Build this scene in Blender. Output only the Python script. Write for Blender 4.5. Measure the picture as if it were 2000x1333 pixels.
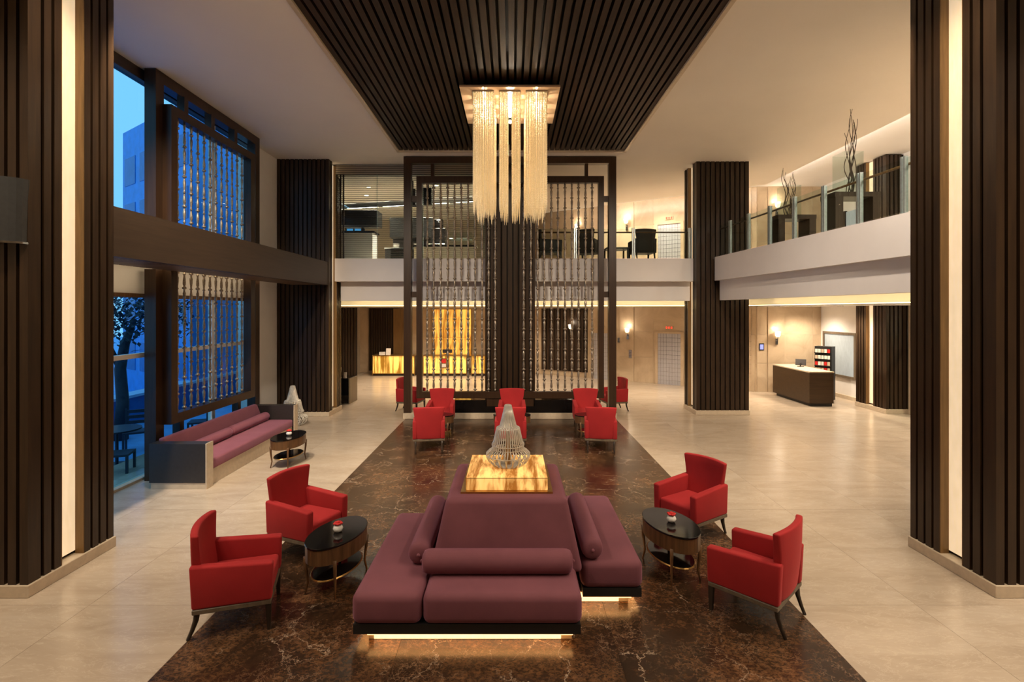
import bpy, math, random
from mathutils import Vector, Matrix
random.seed(7)
R = math.radians
PI = math.pi
for o in list(bpy.data.objects):
    bpy.data.objects.remove(o, do_unlink=True)
S = bpy.context.scene
C = S.collection

# ------------------------------------------------------------------ camera
cd = bpy.data.cameras.new('camera')
cd.sensor_width = 36.0
cd.lens = 18.0
cd.shift_y = -0.0303
cd.clip_end = 300
cam = bpy.data.objects.new('camera', cd)
C.objects.link(cam)
cam.location = (0, 0, 3.0)
cam.rotation_euler = (R(90), 0, 0)
S.camera = cam
S.view_settings.view_transform = 'Standard'
S.view_settings.look = 'None'
S.view_settings.gamma = 1.0
S.view_settings.use_curve_mapping = False
S.view_settings.exposure = 0.0

# ------------------------------------------------------------------ world: dusk sky
W = bpy.data.worlds.new('dusk_sky')
S.world = W
W.use_nodes = True
bg = W.node_tree.nodes['Background']
bg.inputs['Color'].default_value = (0.46, 0.77, 1.0, 1)
bg.inputs['Strength'].default_value = 1.15

WARM = (1.0, 0.72, 0.44)
WARM2 = (1.0, 0.83, 0.63)

# ------------------------------------------------------------------ materials
MT = {}
def nt(name):
    m = bpy.data.materials.new(name)
    m.use_nodes = True
    t = m.node_tree
    b = t.nodes['Principled BSDF']
    MT[name] = m
    return m, t, b
def lk(t, a, b): t.links.new(a, b)
def setp(b, **k):
    for n, v in k.items():
        n = n.replace('_', ' ')
        if n in b.inputs: b.inputs[n].default_value = v
def coords(t, scale=(1, 1, 1), kind='pos', rnd=0.0):
    mp = t.nodes.new('ShaderNodeMapping')
    mp.inputs['Scale'].default_value = scale
    if kind == 'pos':
        g = t.nodes.new('ShaderNodeNewGeometry'); src = g.outputs['Position']
    else:
        g = t.nodes.new('ShaderNodeTexCoord'); src = g.outputs['Object']
    if rnd:
        oi = t.nodes.new('ShaderNodeObjectInfo')
        mu = t.nodes.new('ShaderNodeMath'); mu.operation = 'MULTIPLY'; mu.inputs[1].default_value = rnd
        lk(t, oi.outputs['Random'], mu.inputs[0])
        ad = t.nodes.new('ShaderNodeVectorMath'); ad.operation = 'ADD'
        lk(t, src, ad.inputs[0]); lk(t, mu.outputs[0], ad.inputs[1]); src = ad.outputs[0]
    lk(t, src, mp.inputs['Vector'])
    return mp.outputs['Vector']
def noise(t, vec, scale, detail=4, rough=0.55, dist=0.0):
    n = t.nodes.new('ShaderNodeTexNoise')
    n.inputs['Scale'].default_value = scale; n.inputs['Detail'].default_value = detail
    n.inputs['Roughness'].default_value = rough; n.inputs['Distortion'].default_value = dist
    lk(t, vec, n.inputs['Vector'])
    return n.outputs['Fac']
def ramp(t, fac, stops):
    r = t.nodes.new('ShaderNodeValToRGB')
    e = r.color_ramp.elements
    while len(e) < len(stops): e.new(0.5)
    for i, (p, c) in enumerate(stops):
        e[i].position = p; e[i].color = (*c, 1)
    lk(t, fac, r.inputs['Fac'])
    return r.outputs['Color']
def mixc(t, fac, a, b, mode='MIX'):
    m = t.nodes.new('ShaderNodeMix'); m.data_type = 'RGBA'; m.blend_type = mode
    if isinstance(fac, (int, float)): m.inputs[0].default_value = fac
    else: lk(t, fac, m.inputs[0])
    for s, v in ((6, a), (7, b)):
        if isinstance(v, tuple): m.inputs[s].default_value = (*v, 1)
        else: lk(t, v, m.inputs[s])
    return m.outputs[2]
def bump(t, b, h, st=0.1, d=0.01):
    n = t.nodes.new('ShaderNodeBump'); n.inputs['Strength'].default_value = st; n.inputs['Distance'].default_value = d
    lk(t, h, n.inputs['Height']); lk(t, n.outputs['Normal'], b.inputs['Normal'])
def plain(name, col, rough=0.5, metal=0.0, nscale=20.0, var=0.12, **k):
    m, t, b = nt(name)
    v = coords(t, kind='obj')
    n = noise(t, v, nscale, 3)
    c2 = tuple(max(0, c * (1 - var)) for c in col); c3 = tuple(min(1, c * (1 + var)) for c in col)
    lk(t, ramp(t, n, [(0.3, c2), (0.7, c3)]), b.inputs['Base Color'])
    setp(b, Roughness=rough, Metallic=metal, **k)
    return m
def wood(name, dark, light, rough=0.38, axis='z'):
    m, t, b = nt(name)
    sc = {'z': (1, 1, .06), 'y': (1, .06, 1), 'x': (.06, 1, 1)}[axis]
    v = coords(t, sc, 'pos', 3.0)
    n = noise(t, v, 22, 6, .6, .4)
    lk(t, ramp(t, n, [(0.3, dark), (0.72, light)]), b.inputs['Base Color'])
    setp(b, Roughness=rough)
    b.inputs['Specular IOR Level'].default_value = .32
    bump(t, b, n, .06, .004)
    return m
wood('wood_slat', (0.022, 0.0115, 0.0055), (0.046, 0.0245, 0.0115), .38)
wood('wood_slat_ceiling', (0.011, 0.0044, 0.0016), (0.040, 0.0155, 0.005), .55, 'y')
wood('wood_frame', (0.030, 0.0145, 0.0075), (0.050, 0.0255, 0.013), .34)
wood('wood_beam', (0.036, 0.022, 0.014), (0.052, 0.033, 0.021), .45, 'y')
wood('wood_soffit', (0.10, 0.06, 0.035), (0.20, 0.12, 0.07), .4, 'x')
wood('wood_core', (0.006, 0.004, 0.003), (0.012, 0.007, 0.005), .6)
wood('wood_walnut', (0.070, 0.035, 0.016), (0.17, 0.085, 0.036), .28)
wood('wood_leg', (0.020, 0.013, 0.009), (0.045, 0.030, 0.020), .35)
wood('wood_rail_grey', (0.10, 0.075, 0.05), (0.18, 0.135, 0.09), .4)
wood('wood_desk', (0.036, 0.019, 0.0075), (0.058, 0.031, 0.013), .35, 'x')
wood('wood_bronze', (0.15, 0.085, 0.03), (0.26, 0.15, 0.055), .4)
plain('black_gloss', (0.006, 0.005, 0.005), .08, nscale=5)
plain('black_matt', (0.010, 0.009, 0.009), .5)
plain('panel_dark', (0.030, 0.026, 0.026), .35)
plain('white_paint', (0.80, 0.77, 0.74), .8, nscale=3, var=.02)
plain('ceiling_paint', (0.80, 0.745, 0.67), .85, nscale=.8, var=.02)
plain('white_ceiling', (0.86, 0.84, 0.81), .85, nscale=1, var=.02)
plain('grey_band', (0.72, 0.69, 0.69), .75, nscale=2, var=.02)
plain('beige_wall', (0.50, 0.42, 0.32), .7, nscale=2, var=.04)
plain('stone_plinth', (0.56, 0.46, 0.34), .35, nscale=14, var=.08)
plain('grout', (0.36, 0.29, 0.21), .6)
plain('chrome', (0.55, 0.55, 0.55), .18, 1.0)
plain('steel_post', (0.50, 0.58, 0.60), .28, .8)
plain('steel_door', (0.50, 0.49, 0.53), .4, .3, nscale=60)
plain('bronze_rod', (0.33, 0.27, 0.21), .38, .75, nscale=40, var=.3)
plain('gold_trim', (0.45, 0.26, 0.08), .3, .9)
plain('white_ceramic', (0.8, 0.77, 0.72), .25)
plain('paper', (0.75, 0.70, 0.64), .7)
plain('flower_red', (0.55, 0.015, 0.012), .5)
plain('leaf_dark', (0.006, 0.022, 0.04), .6, var=.4)
plain('bark', (0.012, 0.02, 0.035), .8)
plain('twig', (0.08, 0.055, 0.04), .7)
plain('shade_grey', (0.030, 0.030, 0.029), .45)
plain('chair_brown', (0.035, 0.022, 0.017), .6)
plain('terrace_dark', (0.01, 0.02, 0.04), .5)
plain('paving_blue', (0.10, 0.34, 0.68), .6, nscale=3, var=.1)
plain('facade_blue', (0.02, 0.22, 0.62), .35, nscale=3, var=.15)
plain('facade_dark', (0.012, 0.10, 0.34), .25, nscale=3)
plain('facade_pale', (0.30, 0.50, 0.72), .6, nscale=3, var=.06)
plain('stone_lit', (0.55, 0.50, 0.45), .7, nscale=4, var=.12)
plain('ember', (0.30, 0.16, 0.05), .3)

def fabric(name, dark, light, sheen):
    m, t, b = nt(name)
    v = coords(t, (1, 1, 1), 'obj')
    n1 = noise(t, v, 3.0, 3); n2 = noise(t, v, 140, 2)
    c = ramp(t, n1, [(0.3, dark), (0.7, light)])
    lk(t, c, b.inputs['Base Color'])
    setp(b, Roughness=.85)
    if 'Sheen Weight' in b.inputs:
        b.inputs['Sheen Weight'].default_value = .55
        b.inputs['Sheen Roughness'].default_value = .4
        b.inputs['Sheen Tint'].default_value = (*sheen, 1)
    bump(t, b, n2, .25, .002)
    return m
fabric('velvet_purple', (0.150, 0.044, 0.058), (0.185, 0.056, 0.072), (0.55, 0.25, 0.40))
fabric('velvet_mauve', (0.21, 0.062, 0.088), (0.25, 0.078, 0.108), (0.55, 0.30, 0.50))
fabric('velvet_red', (0.31, 0.007, 0.009), (0.37, 0.010, 0.012), (0.6, 0.10, 0.10))

# polished beige marble
m, t, b = nt('marble_beige')
v = coords(t, (1, 1, 1), 'pos', 6.0)
a = noise(t, coords(t, (.5, 1.5, 1), 'pos', 6.0), 1.6, 8, .62, 1.2)
c = ramp(t, a, [(0.25, (0.38, 0.30, 0.225)), (0.5, (0.465, 0.378, 0.288)), (0.78, (0.53, 0.445, 0.355))])
ve = noise(t, coords(t, (.6, 2.0, 1), 'pos', 6.0), 2.2, 10, .7, 2.0)
c = mixc(t, ramp(t, ve, [(0.485, (0, 0, 0)), (0.50, (.35, .35, .35)), (0.515, (0, 0, 0))]), c, (0.70, 0.60, 0.48))
lk(t, c, b.inputs['Base Color'])
setp(b, Roughness=.22)
if 'Specular IOR Level' in b.inputs: b.inputs['Specular IOR Level'].default_value = .5
# brown emperador marble
m, t, b = nt('marble_brown')
v = coords(t, (1, 1, 1), 'pos', 9.0)
a = noise(t, v, 1.2, 12, .72, .6)
c = ramp(t, a, [(0.30, (0.016, 0.008, 0.005)), (0.46, (0.060, 0.028, 0.013)), (0.58, (0.140, 0.066, 0.028)), (0.74, (0.30, 0.16, 0.08))])
a2 = noise(t, coords(t, (1, 1.3, 1), 'pos', 9.0), 24, 8, .7, .8)
c = mixc(t, ramp(t, a2, [(0.44, (.75, .75, .75)), (0.60, (0, 0, 0))]), c, (0.010, 0.006, 0.004))
def veins(scale, wid, amt, gsc, lo, hi, k=.8):
    vo = t.nodes.new('ShaderNodeTexVoronoi'); vo.feature = 'DISTANCE_TO_EDGE'; vo.inputs['Scale'].default_value = scale
    nz = t.nodes.new('ShaderNodeTexNoise'); nz.inputs['Scale'].default_value = scale * 2.2; nz.inputs['Detail'].default_value = 8; nz.inputs['Roughness'].default_value = .65
    lk(t, v, nz.inputs['Vector'])
    ad = t.nodes.new('ShaderNodeVectorMath'); ad.operation = 'MULTIPLY_ADD'
    lk(t, nz.outputs['Color'], ad.inputs[0]); ad.inputs[1].default_value = (amt, amt, amt); lk(t, v, ad.inputs[2])
    lk(t, ad.outputs[0], vo.inputs['Vector'])
    vf = ramp(t, vo.outputs['Distance'], [(0.0, (k, k, k)), (wid, (0, 0, 0))])
    gate = ramp(t, noise(t, v, gsc, 4), [(lo, (0, 0, 0)), (hi, (1, 1, 1))])
    return mixc(t, 1.0, vf, gate, 'MULTIPLY')
c = mixc(t, veins(9.0, .045, .22, 2.2, .44, .66, .6), c, (0.26, 0.14, 0.075))
c = mixc(t, veins(4.2, .018, .34, 1.7, .45, .60, .55), c, (0.42, 0.27, 0.17))
c = mixc(t, veins(1.5, .007, .55, 1.0, .47, .55, .7), c, (0.62, 0.47, 0.34))
lk(t, c, b.inputs['Base Color'])
setp(b, Roughness=.24)
# wall marble
m, t, b = nt('marble_wall')
v = coords(t, (1, 1, 1), 'pos', 5.0)
a = noise(t, v, 1.3, 8, .6, 1.0)
lk(t, ramp(t, a, [(0.3, (0.46, 0.34, 0.22)), (0.55, (0.56, 0.43, 0.29)), (0.75, (0.62, 0.49, 0.34))]), b.inputs['Base Color'])
setp(b, Roughness=.28)
# backlit onyx
def onyx(name, scale, stren, hi, lo, sd):
    m, t, b = nt(name)
    v = coords(t, scale, 'pos')
    a = noise(t, v, 2.2, 8, .6, .9)
    bb = noise(t, v, 6.0, 5, .6, .5)
    mx = t.nodes.new('ShaderNodeMath'); mx.operation = 'MULTIPLY_ADD'
    lk(t, bb, mx.inputs[0]); mx.inputs[1].default_value = .35; lk(t, a, mx.inputs[2])
    c = ramp(t, mx.outputs[0], [(0.57, lo), (0.65, tuple((p * .55 + q * .45) for p, q in zip(lo, hi))), (0.73, hi), (0.85, tuple(min(1, x * 1.25) for x in hi))])
    lk(t, c, b.inputs['Base Color']); lk(t, c, b.inputs['Emission Color'])
    b.inputs['Emission Strength'].default_value = stren
    setp(b, Roughness=.2)
onyx('onyx_table', (3.0, .45, .5), .85, (0.95, 0.55, 0.17), (0.34, 0.12, 0.018), 1)
onyx('onyx_front', (2.4, .5, .22), .85, (0.98, 0.58, 0.13), (0.30, 0.13, 0.012), 2)
onyx('onyx_panel', (1.6, .5, .16), .82, (1.0, 0.55, 0.10), (0.42, 0.15, 0.015), 3)
def emit(name, col, st):
    m, t, b = nt(name)
    v = coords(t, (4, 4, 1.0), 'pos'); n = noise(t, v, 6, 4)
    c2 = tuple(x * .86 for x in col)
    c = ramp(t, n, [(0.3, c2), (0.7, col)])
    lk(t, c, b.inputs['Emission Color']); b.inputs['Emission Strength'].default_value = st
    lk(t, c, b.inputs['Base Color'])
    setp(b, Roughness=.5)
emit('slit_light', (1.0, 0.78, 0.50), .66)
emit('led_strip', (1.0, 0.78, 0.48), 9.0)
emit('led_sofa', (1.0, 0.66, 0.32), 1.9)
emit('led_under', (1.0, 0.50, 0.17), 4.5)
emit('led_cove', (1.0, 0.74, 0.36), 7.0)
emit('led_white', (1.0, 0.88, 0.74), 26.0)
emit('led_ceiling', (1.0, 0.90, 0.78), 60.0)
emit('bulb', (1.0, 0.86, 0.62), 30.0)
emit('sconce_glow', (1.0, 0.80, 0.52), 2.2)
emit('lens_glow', (1.0, 0.86, 0.66), 8.0)
emit('red_glow', (0.9, 0.06, 0.03), 1.2)
emit('frosted_panel', (0.36, 0.42, 0.46), .25)
emit('blue_glow', (0.25, 0.3, 0.9), 1.0)
emit('dusk_pane', (0.08, 0.42, 0.90), .7)
# glass
def glass(name, tint, refl=1.0):
    m = bpy.data.materials.new(name); m.use_nodes = True; MT[name] = m
    t = m.node_tree; t.nodes.clear()
    o = t.nodes.new('ShaderNodeOutputMaterial')
    tr = t.nodes.new('ShaderNodeBsdfTransparent'); tr.inputs[0].default_value = (*tint, 1)
    gl = t.nodes.new('ShaderNodeBsdfGlossy'); gl.inputs['Roughness'].default_value = .02
    fr = t.nodes.new('ShaderNodeFresnel'); fr.inputs['IOR'].default_value = 1.35 if refl >= 1 else 1.2
    mx = t.nodes.new('ShaderNodeMixShader')
    ge = t.nodes.new('ShaderNodeNewGeometry'); iv = t.nodes.new('ShaderNodeMath'); iv.operation = 'SUBTRACT'; iv.inputs[0].default_value = 1.0
    mu = t.nodes.new('ShaderNodeMath'); mu.operation = 'MULTIPLY'
    lk(t, ge.outputs['Backfacing'], iv.inputs[1]); lk(t, fr.outputs[0], mu.inputs[0]); lk(t, iv.outputs[0], mu.inputs[1])
    lk(t, mu.outputs[0], mx.inputs[0]); lk(t, tr.outputs[0], mx.inputs[1]); lk(t, gl.outputs[0], mx.inputs[2])
    lk(t, mx.outputs[0], o.inputs['Surface'])
glass('glass_window', (0.62, 0.86, 1.0), .5)
glass('glass_rail', (0.86, 0.92, 0.90))
glass('glass_vase', (0.93, 0.96, 0.95))
# crystal strand: pale translucent beads, warm glow added for the lamp light they catch
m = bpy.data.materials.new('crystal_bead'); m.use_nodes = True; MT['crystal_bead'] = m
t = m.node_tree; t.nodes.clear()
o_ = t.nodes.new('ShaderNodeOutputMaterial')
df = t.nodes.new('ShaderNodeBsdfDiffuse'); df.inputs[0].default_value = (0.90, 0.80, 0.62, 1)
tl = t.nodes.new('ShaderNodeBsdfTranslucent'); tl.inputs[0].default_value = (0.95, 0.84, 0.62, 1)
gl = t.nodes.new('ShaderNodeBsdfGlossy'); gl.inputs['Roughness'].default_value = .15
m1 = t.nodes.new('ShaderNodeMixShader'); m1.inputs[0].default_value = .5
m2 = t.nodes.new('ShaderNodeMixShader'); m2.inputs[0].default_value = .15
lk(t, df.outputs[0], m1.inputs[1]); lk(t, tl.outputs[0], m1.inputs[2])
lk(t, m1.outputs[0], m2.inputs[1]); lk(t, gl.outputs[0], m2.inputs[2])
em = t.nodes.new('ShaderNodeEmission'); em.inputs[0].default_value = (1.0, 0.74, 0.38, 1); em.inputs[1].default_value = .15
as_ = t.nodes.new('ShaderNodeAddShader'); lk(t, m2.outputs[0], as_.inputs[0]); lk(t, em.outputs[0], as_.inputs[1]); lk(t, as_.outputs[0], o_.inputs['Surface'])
plain('lamp_rod', (0.74, 0.70, 0.62), .15, .3)
plain('plate_champagne', (0.70, 0.50, 0.32), .35, .2, nscale=2)

# ------------------------------------------------------------------ mesh helpers
class MB:
    def __init__(s): s.v = []; s.f = []
    def add(s, vs, fs, M=None):
        k = len(s.v)
        s.v += [tuple(M @ Vector(p)) if M else tuple(p) for p in vs]
        s.f += [tuple(i + k for i in f) for f in fs]
        return s
    def box(s, x0, x1, y0, y1, z0, z1, M=None):
        return s.add([(x0, y0, z0), (x1, y0, z0), (x1, y1, z0), (x0, y1, z0), (x0, y0, z1), (x1, y0, z1), (x1, y1, z1), (x0, y1, z1)],
                     [(0, 3, 2, 1), (4, 5, 6, 7), (0, 1, 5, 4), (1, 2, 6, 5), (2, 3, 7, 6), (3, 0, 4, 7)], M)
    def frustum(s, b, t, z0, z1, M=None):
        x0, x1, y0, y1 = b; X0, X1, Y0, Y1 = t
        return s.add([(x0, y0, z0), (x1, y0, z0), (x1, y1, z0), (x0, y1, z0), (X0, Y0, z1), (X1, Y0, z1), (X1, Y1, z1), (X0, Y1, z1)],
                     [(0, 3, 2, 1), (4, 5, 6, 7), (0, 1, 5, 4), (1, 2, 6, 5), (2, 3, 7, 6), (3, 0, 4, 7)], M)
    def prism(s, poly, z0, z1):
        n = len(poly)
        vs = [(x, y, z0) for x, y in poly] + [(x, y, z1) for x, y in poly]
        fs = [tuple(range(n - 1, -1, -1)), tuple(range(n, 2 * n))] + [(i, (i + 1) % n, n + (i + 1) % n, n + i) for i in range(n)]
        return s.add(vs, fs)
    def lathe(s, prof, n=16, c=(0, 0, 0), sx=1.0, sy=1.0, cap=True, M=None):
        vs = []; fs = []
        for r, z in prof:
            for k in range(n):
                a = 2 * PI * k / n
                vs.append((c[0] + r * sx * math.cos(a), c[1] + r * sy * math.sin(a), c[2] + z))
        for i in range(len(prof) - 1):
            for k in range(n):
                fs.append((i * n + k, i * n + (k + 1) % n, (i + 1) * n + (k + 1) % n, (i + 1) * n + k))
        if cap:
            fs.append(tuple(range(n - 1, -1, -1)))
            q = (len(prof) - 1) * n
            fs.append(tuple(range(q, q + n)))
        return s.add(vs, fs, M)
    def tube(s, pts, rad, n=6):
        pts = [Vector(p) for p in pts]
        if not isinstance(rad, (list, tuple)): rad = [rad] * len(pts)
        span = pts[-1] - pts[0]; ref = Vector((0, 1, 0)) if abs(span.z) > .7 * max(span.length, 1e-6) else Vector((0, 0, 1))
        vs = []; fs = []
        for i, p in enumerate(pts):
            d = (pts[min(i + 1, len(pts) - 1)] - pts[max(i - 1, 0)])
            if d.length < 1e-9: d = Vector((0, 0, 1))
            d.normalize()
            u = d.cross(ref)
            if u.length < 1e-3: u = d.cross(Vector((1, 0, 0)))
            u.normalize(); w = d.cross(u)
            for k in range(n):
                a = 2 * PI * k / n
                vs.append(tuple(p + (u * math.cos(a) + w * math.sin(a)) * rad[i]))
        for i in range(len(pts) - 1):
            for k in range(n):
                fs.append((i * n + k, i * n + (k + 1) % n, (i + 1) * n + (k + 1) % n, (i + 1) * n + k))
        fs.append(tuple(range(n - 1, -1, -1))); q = (len(pts) - 1) * n; fs.append(tuple(range(q, q + n)))
        return s.add(vs, fs)
    def blob(s, c, r, n=8, sz=1.0):
        pr = [(r * math.sin(PI * i / 6) + 1e-4, -r * sz * math.cos(PI * i / 6)) for i in range(7)]
        return s.lathe(pr, n, c)
    def mesh(s, name):
        me = bpy.data.meshes.new(name); me.from_pydata(s.v, [], s.f); me.update()
        import bmesh
        bm = bmesh.new(); bm.from_mesh(me); bmesh.ops.recalc_face_normals(bm, faces=bm.faces); bm.to_mesh(me); bm.free()
        return me
    def build(s, name, mat, parent=None, smooth=False, bevel=0.0, seg=3, loc=None):
        me = s.mesh(name)
        me.materials.append(MT[mat])
        return put(name, me, parent, smooth, bevel, seg, loc)
def put(name, me, parent=None, smooth=False, bevel=0.0, seg=3, loc=None):
    o = bpy.data.objects.new(name, me); C.objects.link(o)
    if parent: o.parent = parent
    if loc: o.location = loc
    if smooth:
        for p in me.polygons: p.use_smooth = True
    if bevel:
        md = o.modifiers.new('bevel', 'BEVEL'); md.width = bevel; md.segments = seg; md.limit_method = 'ANGLE'; md.angle_limit = R(25)
        if smooth is False:
            for p in me.polygons: p.use_smooth = seg > 2
    return o
def tag(o, label=None, cat=None, group=None, kind=None):
    if label: o['label'] = label
    if cat: o['category'] = cat
    if group: o['group'] = group
    if kind: o['kind'] = kind
    return o
def thing(name, label, cat, loc=(0, 0, 0), rotz=0.0, group=None):
    o = bpy.data.objects.new(name, None); C.objects.link(o)
    o.empty_display_size = .1
    o.location = loc; o.rotation_euler = (0, 0, rotz)
    return tag(o, label, cat, group)
def struct(name, label=None, loc=(0, 0, 0)):
    o = bpy.data.objects.new(name, None); C.objects.link(o); o.location = loc
    o['kind'] = 'structure'
    if label: o['label'] = label
    return o
def copy_tree(o, parent=None):
    c = o.copy(); C.objects.link(c)
    if parent: c.parent = parent
    for ch in o.children: copy_tree(ch, c)
    return c
def rel(parent, x, y, z): return (x, y, z)
def lamp(kind, name, loc, power, color, parent=None, size=.05, spot=100, blend=.6, rot=(0, 0, 0), sx=None, sy=None):
    l = bpy.data.lights.new(name, kind); l.energy = power; l.color = color
    if kind == 'AREA':
        l.shape = 'RECTANGLE'; l.size = sx; l.size_y = sy
    else:
        l.shadow_soft_size = size
    if kind == 'SPOT': l.spot_size = R(spot); l.spot_blend = blend
    o = bpy.data.objects.new(name, l); C.objects.link(o); o.location = loc; o.rotation_euler = rot
    if parent: o.parent = parent
    return o

# ================================================================== SETTING
CZ = 7.25            # main ceiling
XL, XR = -2.94, 2.86  # brown marble inlay edges
# ---- floor
fl = struct('floor', 'polished beige marble lobby floor')
MB().box(-7.7, 11.6, -4.5, 25.2, -.30, -.012).build('screed', 'grout', fl)
cache = {}
def slab(parent, x0, x1, y0, y1, mat, z0=-.012, z1=0.0, name='marble_slab', gap=.0025, bev=0):
    w, d = round(x1 - x0 - gap, 4), round(y1 - y0 - gap, 4)
    k = (w, d, mat, round(z1 - z0, 4))
    if k not in cache:
        me = MB().box(-w / 2, w / 2, -d / 2, d / 2, 0, z1 - z0).mesh(name); me.materials.append(MT[mat]); cache[k] = me
    return put(name, cache[k], parent, loc=((x0 + x1) / 2, (y0 + y1) / 2, z0))
def grid(a, b, n): return [a + (b - a) * i / n for i in range(n + 1)]
ys = [5.2 + 1.25 * k for k in range(-3, 17)]
for xs in (grid(-7.0, XL, 3), grid(XR, 11.6, 7)):
    for i in range(len(xs) - 1):
        for j in range(len(ys) - 1): slab(fl, xs[i], xs[i + 1], ys[j], ys[j + 1], 'marble_beige')
xs = grid(XL, XR, 5); y2 = grid(14.08, ys[-1], 9)
for i in range(5):
    for j in range(9): slab(fl, xs[i], xs[i + 1], y2[j], y2[j + 1], 'marble_beige')
inl = struct('floor_inlay', 'dark brown veined marble floor inlay')
xs = grid(XL, XR, 3); yy = [1.70, 3.47, 5.235, 7.0, 8.77, 10.54, 12.31, 14.08]
for i in range(3):
    for j in range(7): slab(inl, xs[i], xs[i + 1], yy[j], yy[j + 1], 'marble_brown')

# ---- ceilings
ce = struct('ceiling', 'beige painted lobby ceiling')
PX0, PX1, PY0, PY1 = -3.06, 3.04, -2.0, 13.72
def diag(x): return 17.3 - .705 * (x - 8.6)
b_ = MB()
b_.box(-7.0, PX0, -4.5, 14.95, CZ, CZ + .1)
b_.prism([(PX1, -4.5), (8.6, -4.5), (8.6, 17.3), (PX1, diag(PX1))], CZ, CZ + .1)
b_.prism([(PX0, PY1), (PX1, PY1), (PX1, diag(PX1)), (PX0, 24.8)], CZ, CZ + .1)
b_.box(PX0, PX1, -4.5, PY0, CZ, CZ + .1)
b_.build('ceiling_board', 'ceiling_paint', ce)
MB().box(-7.2, 12.0, -4.7, 25.4, 7.52, 7.75).build('ceiling_upper', 'white_ceiling', ce)
# thin pale frame round the slatted panel
tr = struct('trim_1', 'thin pale border around the slatted ceiling panel')
for (a, b2, c2, d2) in ((PX0 - .02, PX0 + .05, PY0, PY1), (PX1 - .05, PX1 + .02, PY0, PY1), (PX0 - .02, PX1 + .02, PY1 - .05, PY1 + .02)):
    MB().box(a, b2, c2, d2, CZ - .025, CZ + .25).build('border', 'stone_plinth', tr)
cp = struct('ceiling_panel', 'dark slatted timber ceiling panel')
MB().box(PX0 + .05, PX1 - .05, PY0, PY1 - .05, 7.42, 7.46).build('backing', 'wood_core', cp)
NS = 45
sl_me = MB().box(-.045, .045, PY0 + .02, PY1 - .07, 7.26, 7.42).mesh('slat'); sl_me.materials.append(MT['wood_slat_ceiling'])
for i in range(NS):
    x = PX0 + .10 + (PX1 - PX0 - .20) * i / (NS - 1)
    put('slat', sl_me, cp, loc=(x, 0, 0))

# ---- walls
def wallbox(name, x0, x1, y0, y1, z0, z1, mat, label=None):
    o = MB().box(x0, x1, y0, y1, z0, z1).build(name, mat)
    tag(o, label, kind='structure'); return o
wallbox('wall_rear', -7.2, 12.0, -4.8, -4.5, -.3, 7.6, 'beige_wall')
wallbox('wall_left', -7.0, -6.62, -4.5, 6.2, 0, 7.52, 'beige_wall')
wallbox('wall_left_pier', -7.0, -6.62, 13.05, 15.4, 0, 7.25, 'white_paint', 'white painted wall pier beside the window screens')
wallbox('wall_left_far', -7.6, -7.3, 15.2, 25.2, 0, 7.55, 'beige_wall')
wallbox('wall_left_return', -7.6, -6.62, 15.2, 15.4, 0, 7.55, 'beige_wall')
wallbox('wall_right_near', 11.9, 12.2, -4.5, 13.0, 0, 7.55, 'beige_wall')
wallbox('wall_back', -7.6, .45, 24.6, 24.9, 0, 7.55, 'marble_wall', 'beige marble wall behind reception')
# angled marble lift wall, panels are slabs with joints
def LY(x): return 21.65 - .686 * (x - 4.73)
LD = Vector((1, -.686, 0)).normalized(); LN = Vector((-LD.y * -1, 0, 0))
LN = Vector((-.686, -1, 0)).normalized()      # faces the lobby
LANG = math.atan2(-.686, 1)
lw = struct('wall_lift', 'angled beige marble lift lobby wall')
MB().prism([(.3, LY(.3) + .35), (.3, LY(.3) + .03), (8.96, LY(8.96) + .03), (8.96, 18.78), (11.9, 18.78), (11.9, 19.2), (9.2, 19.2)], -.02, 7.55).build('wall_core', 'grout', lw)
def lift_m(x, off=0.0, z=0.0):
    """matrix at wall point x; local x along wall, local -y into lobby"""
    return Matrix.Translation((x + LN.x * off, LY(x) + LN.y * off, z)) @ Matrix.Rotation(LANG, 4, 'Z')
joints = [.45, 1.35, 3.40, 3.50, 4.28, 4.58, 5.10, 5.78, 6.88, 7.55, 8.20, 8.82, 8.96]
for i in range(len(joints) - 1):
    xa, xb = joints[i], joints[i + 1]
    L = (xb - xa) / LD.x
    for z0, z1 in ((0, 1.05), (1.05, 2.1), (2.1, 3.15), (4.5, 5.5), (5.5, 6.5), (6.5, 7.52)):
        pr = .035 if (xa, xb) in ((4.58, 5.10), (8.20, 8.82)) else .012
        me = MB().box(.002, L - .002, -pr, .03, z0 + .002, z1 - .002).mesh('marble_panel'); me.materials.append(MT['marble_wall'])
        o = put('marble_panel', me, lw); o.matrix_world = lift_m(xa)
for xa, xb in ((8.96, 9.35), (9.35, 9.95), (9.95, 11.0), (11.0, 11.3)):
    for z0, z1 in ((0, 1.05), (1.05, 2.1), (2.1, 3.15), (4.5, 5.5), (5.5, 6.5), (6.5, 7.52)):
        yb = 18.72 if xa != 9.35 else 18.69
        MB().box(xa + .002, xb - .002, yb, 18.79, z0 + .002, z1 - .002).build('marble_panel', 'marble_wall', lw)
# right wall
wallbox('wall_right', 11.3, 11.6, 14.9, 18.8, 0, 7.55, 'white_paint', 'white wall behind the concierge desk')
wallbox('wall_right_upper', 11.3, 11.6, 6.0, 14.9, 3.2, 7.55, 'white_paint')
wallbox('wall_right_low', 11.3, 11.6, 6.0, 12.2, 0, 3.2, 'white_paint')
o = MB().box(11.24, 11.32, 14.9, 18.7, 0, .12).build('baseboard_right', 'stone_plinth'); tag(o, kind='structure')

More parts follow.
